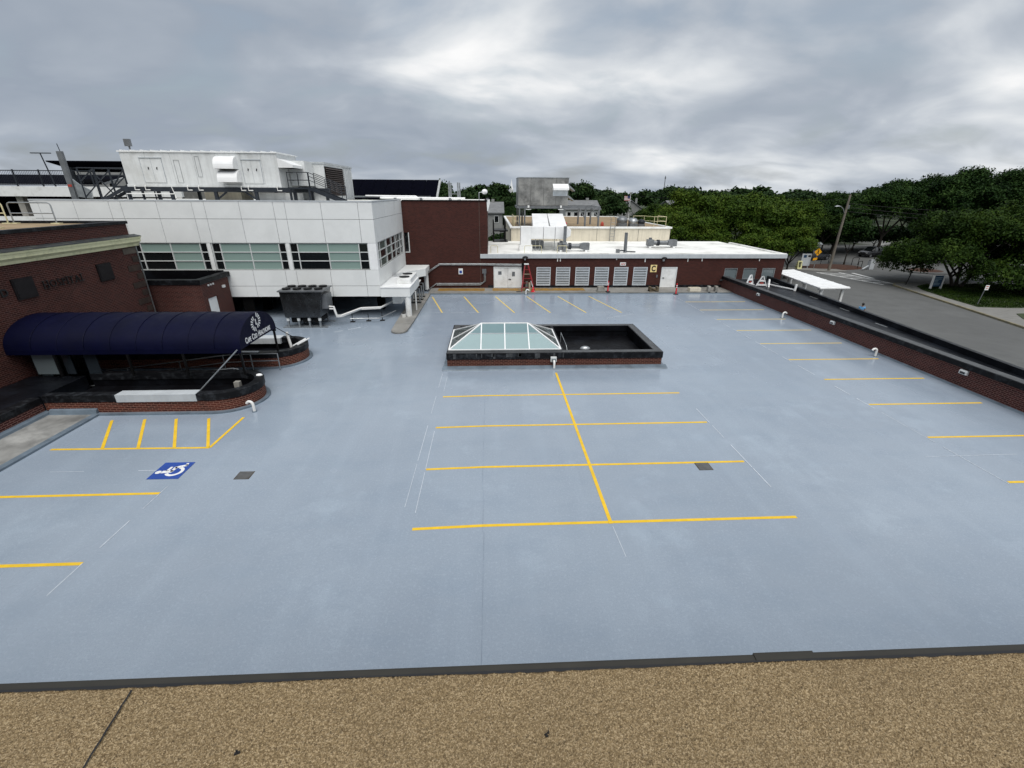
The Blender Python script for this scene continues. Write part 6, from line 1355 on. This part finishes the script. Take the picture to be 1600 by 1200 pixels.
def tree(kind, x, y, s_, label, group=None, rz=None, sz=None, z=G0, name=None):
    r = random.Random(x*13+y); t = thing(name or {'shrub': 'shrub'}.get(kind, 'tree'), label, 'shrub' if kind == 'shrub' else 'tree', (x, y, z), group, rz if rz is not None else r.uniform(0, 6.28)); t.scale = (s_, s_, sz or s_*r.uniform(.92, 1.08))
    for nm, me in zip(('crown', 'trunk'), VAR[kind]):
        o = bpy.data.objects.new(nm, me); COL.objects.link(o); o.parent = t; ORG[o] = ORG[t]
    return t
# right foreground trees
tree('spread', 54.9, 51.3, 1.0, 'large spreading tree with several trunks on the lawn by the road', rz=.5, sz=1.10, z=G0-.75)
tree('spread2', 61.0, 48.0, 1.05, 'spreading tree with a thick dark trunk at the far right edge', rz=2.2, sz=1.10, z=G0)
tree('shrub', 57.4, 45.2, 1.3, 'dark rounded shrub under the tree at the far right', sz=1.0); tree('shrub', 61.0, 47.2, 1.0, 'dark shrub at the foot of the thick trunk at the far right', sz=.7)
tree('dark', 76.0, 78.0, 1.12, 'tallest dark rounded tree on the right skyline', sz=1.16); tree('dark', 68.5, 80.0, 1.0, 'dark tree sloping down left of the tallest one', sz=1.02); tree('dark', 85.5, 74.0, 1.1, 'dark tree right of the tallest one on the right skyline', sz=1.14); tree('dark', 94.0, 84.0, 1.2, 'dark tree at the right edge of the skyline', sz=1.22); tree('dark', 62.5, 83.0, .92, 'dark tree behind the utility pole lamp', sz=.86); tree('dark', 103, 90.0, 1.2, 'dark tree furthest right behind the spreading trees', sz=1.2)
tree('dark', 72.0, 72.0, .8, 'low dark tree shading the parked black car', sz=.62); tree('dark', 80.5, 83.0, .9, 'dark tree filling the gap behind the white porch house', sz=.7)
tree('slim', 54.7, 69.4, .9, 'slim small tree growing out of the mulch bed', sz=.85); tree('broad2', 57.5, 79.0, .85, 'mid green tree behind the crossing sign', sz=.78)
# bright trees behind the white roof
for i, (x, y, s_, z_) in enumerate(((26.6, 60.5, .88, .80), (33.0, 61.5, 1.02, 1.02), (39.2, 63.0, .92, .94), (29.6, 68.0, 1.05, 1.08), (37.2, 70.5, 1.08, 1.06), (44.2, 69.5, .98, .98), (24.0, 66.5, .82, .80), (45.6, 77.0, 1.05, 1.02), (51.5, 81.0, 1.0, .90), (38.0, 57.6, .66, .66), (33.2, 56.2, .72, .62), (28.0, 55.6, .58, .52))):
    tree('broad' if i % 3 else 'broad3', x, y, s_, 'bright green leafy tree in the dense row behind the white roof', 'bright trees behind the white roof', sz=z_)
for i, (x, y) in enumerate(((61, 86), (66, 88), (71, 89), (76, 90), (81, 91), (90, 93), (96, 90), (102, 84), (57, 88), (98, 78), (92, 68))):  # shrubs added to darken the strip under the trees
    tree('shrub', x, y, 2.3, 'dark hedge shrub added to deepen the shade behind the parking lot', 'hedge added for shade behind the lot', sz=1.9)
# middle distance and skyline, seen individually
mid = [('far', 22.5, 124, 1.25, 1.32), ('far', 29.5, 120, 1.0, 1.06), ('far', 31.5, 132, 1.2, 1.16), ('far', 26.5, 140, 1.2, 1.1), ('broad2', 33.5, 96, .95, .84), ('broad2', 39.5, 92, .95, .84), ('far', 47, 112, 1.1, .98), ('far', 38.5, 112, .9, .74), ('far', 57, 118, 1.15, 1.06), ('far', 55, 140, 1.3, 1.26), ('far', 64, 128, 1.2, 1.14), ('broad2', 55, 92, 1.0, .9), ('far', 72, 120, 1.2, 1.1), ('far', 82, 126, 1.25, 1.14), ('far', 92, 118, 1.2, 1.12), ('far', 100, 112, 1.2, 1.16), ('far', 108, 105, 1.25, 1.2), ('broad2', 62, 96, 1.0, .86), ('oval', 2.2, 112, 1.1, 1.12), ('oval', 7.0, 116, .8, .82), ('far', -3.6, 122, 1.15, 1.16), ('far', -8.5, 130, 1.2, 1.1), ('far', -10.6, 96, .9, 1.24), ('far', 12.5, 125, 1.0, .95), ('dark', 4.6, 104, .62, .60), ('far', 16.0, 132, 1.1, 1.0), ('far', 118, 102, 1.3, 1.3), ('far', 76, 100, 1.0, .86)]
LAB = {(22.5, 124): 'tall rounded tree rising right behind the metal penthouse', (2.2, 112): 'oval tree standing clear left of the metal penthouse', (7.0, 116): 'small oval tree beside the white steeple', (-10.6, 96): 'lone tree top above the right end of the solar canopy', (-3.6, 122): 'rounded tree behind the white globe lamp', (-8.5, 130): 'rounded tree behind the galvanised roof ladder', (4.6, 104): 'dark tree low in the gap left of the metal penthouse', (55, 140): 'tree at the foot of the thin radio mast', (31.5, 132): 'rounded tree left of the flagpole', (118, 102): 'pale far tree at the extreme right of the skyline'}
for k, x, y, s_, z_ in mid: tree(k, x, y, s_, LAB.get((x, y), 'rounded tree in the mixed belt between the rooftops and the skyline'), 'trees in the middle distance', sz=z_)
tree('shrub', 1.0, 78, 1.5, 'green bush in the back lot beside the fire stair', sz=1.6); tree('shrub', 2.6, 86, 1.3, 'second bush in the back lot further behind the fire stair')
# the wood beyond, one mass
rs = np.random.RandomState(77); base = VAR['far'][0]; nv = len(base.vertices); co_ = np.empty(nv*3, np.float32); base.vertices.foreach_get('co', co_); co_ = co_.reshape(-1, 4, 3)
allc = []
for i in range(150):
    ang = R(-34+100*rs.rand()); dist = 170+230*rs.rand(); x, y = dist*math.sin(ang), dist*math.cos(ang); k = 1.3+.5*rs.rand(); hgt = (8.6+4.2*rs.rand()**1.5)/10.4
    if 25 < x < 62 and y < 165: continue
    sel = co_[rs.rand(len(co_)) < .13]; a = rs.rand()*6.28; cs_, sn = math.cos(a), math.sin(a); ctr = sel.mean(1, keepdims=True); q = (sel-ctr)*1.9+ctr
    p = np.empty_like(q); p[..., 0] = (q[..., 0]*cs_-q[..., 1]*sn)*k+x; p[..., 1] = (q[..., 0]*sn+q[..., 1]*cs_)*k+y; p[..., 2] = q[..., 2]*hgt*1.12+G0; allc.append(p)
allc = np.concatenate(allc).reshape(-1, 3)
o = np_obj('distant_wood', allc, np.arange(len(allc)).reshape(-1, 4), 'leaf_far'); tag(o, 'continuous line of distant woods along the horizon', 'woods', kind='stuff')
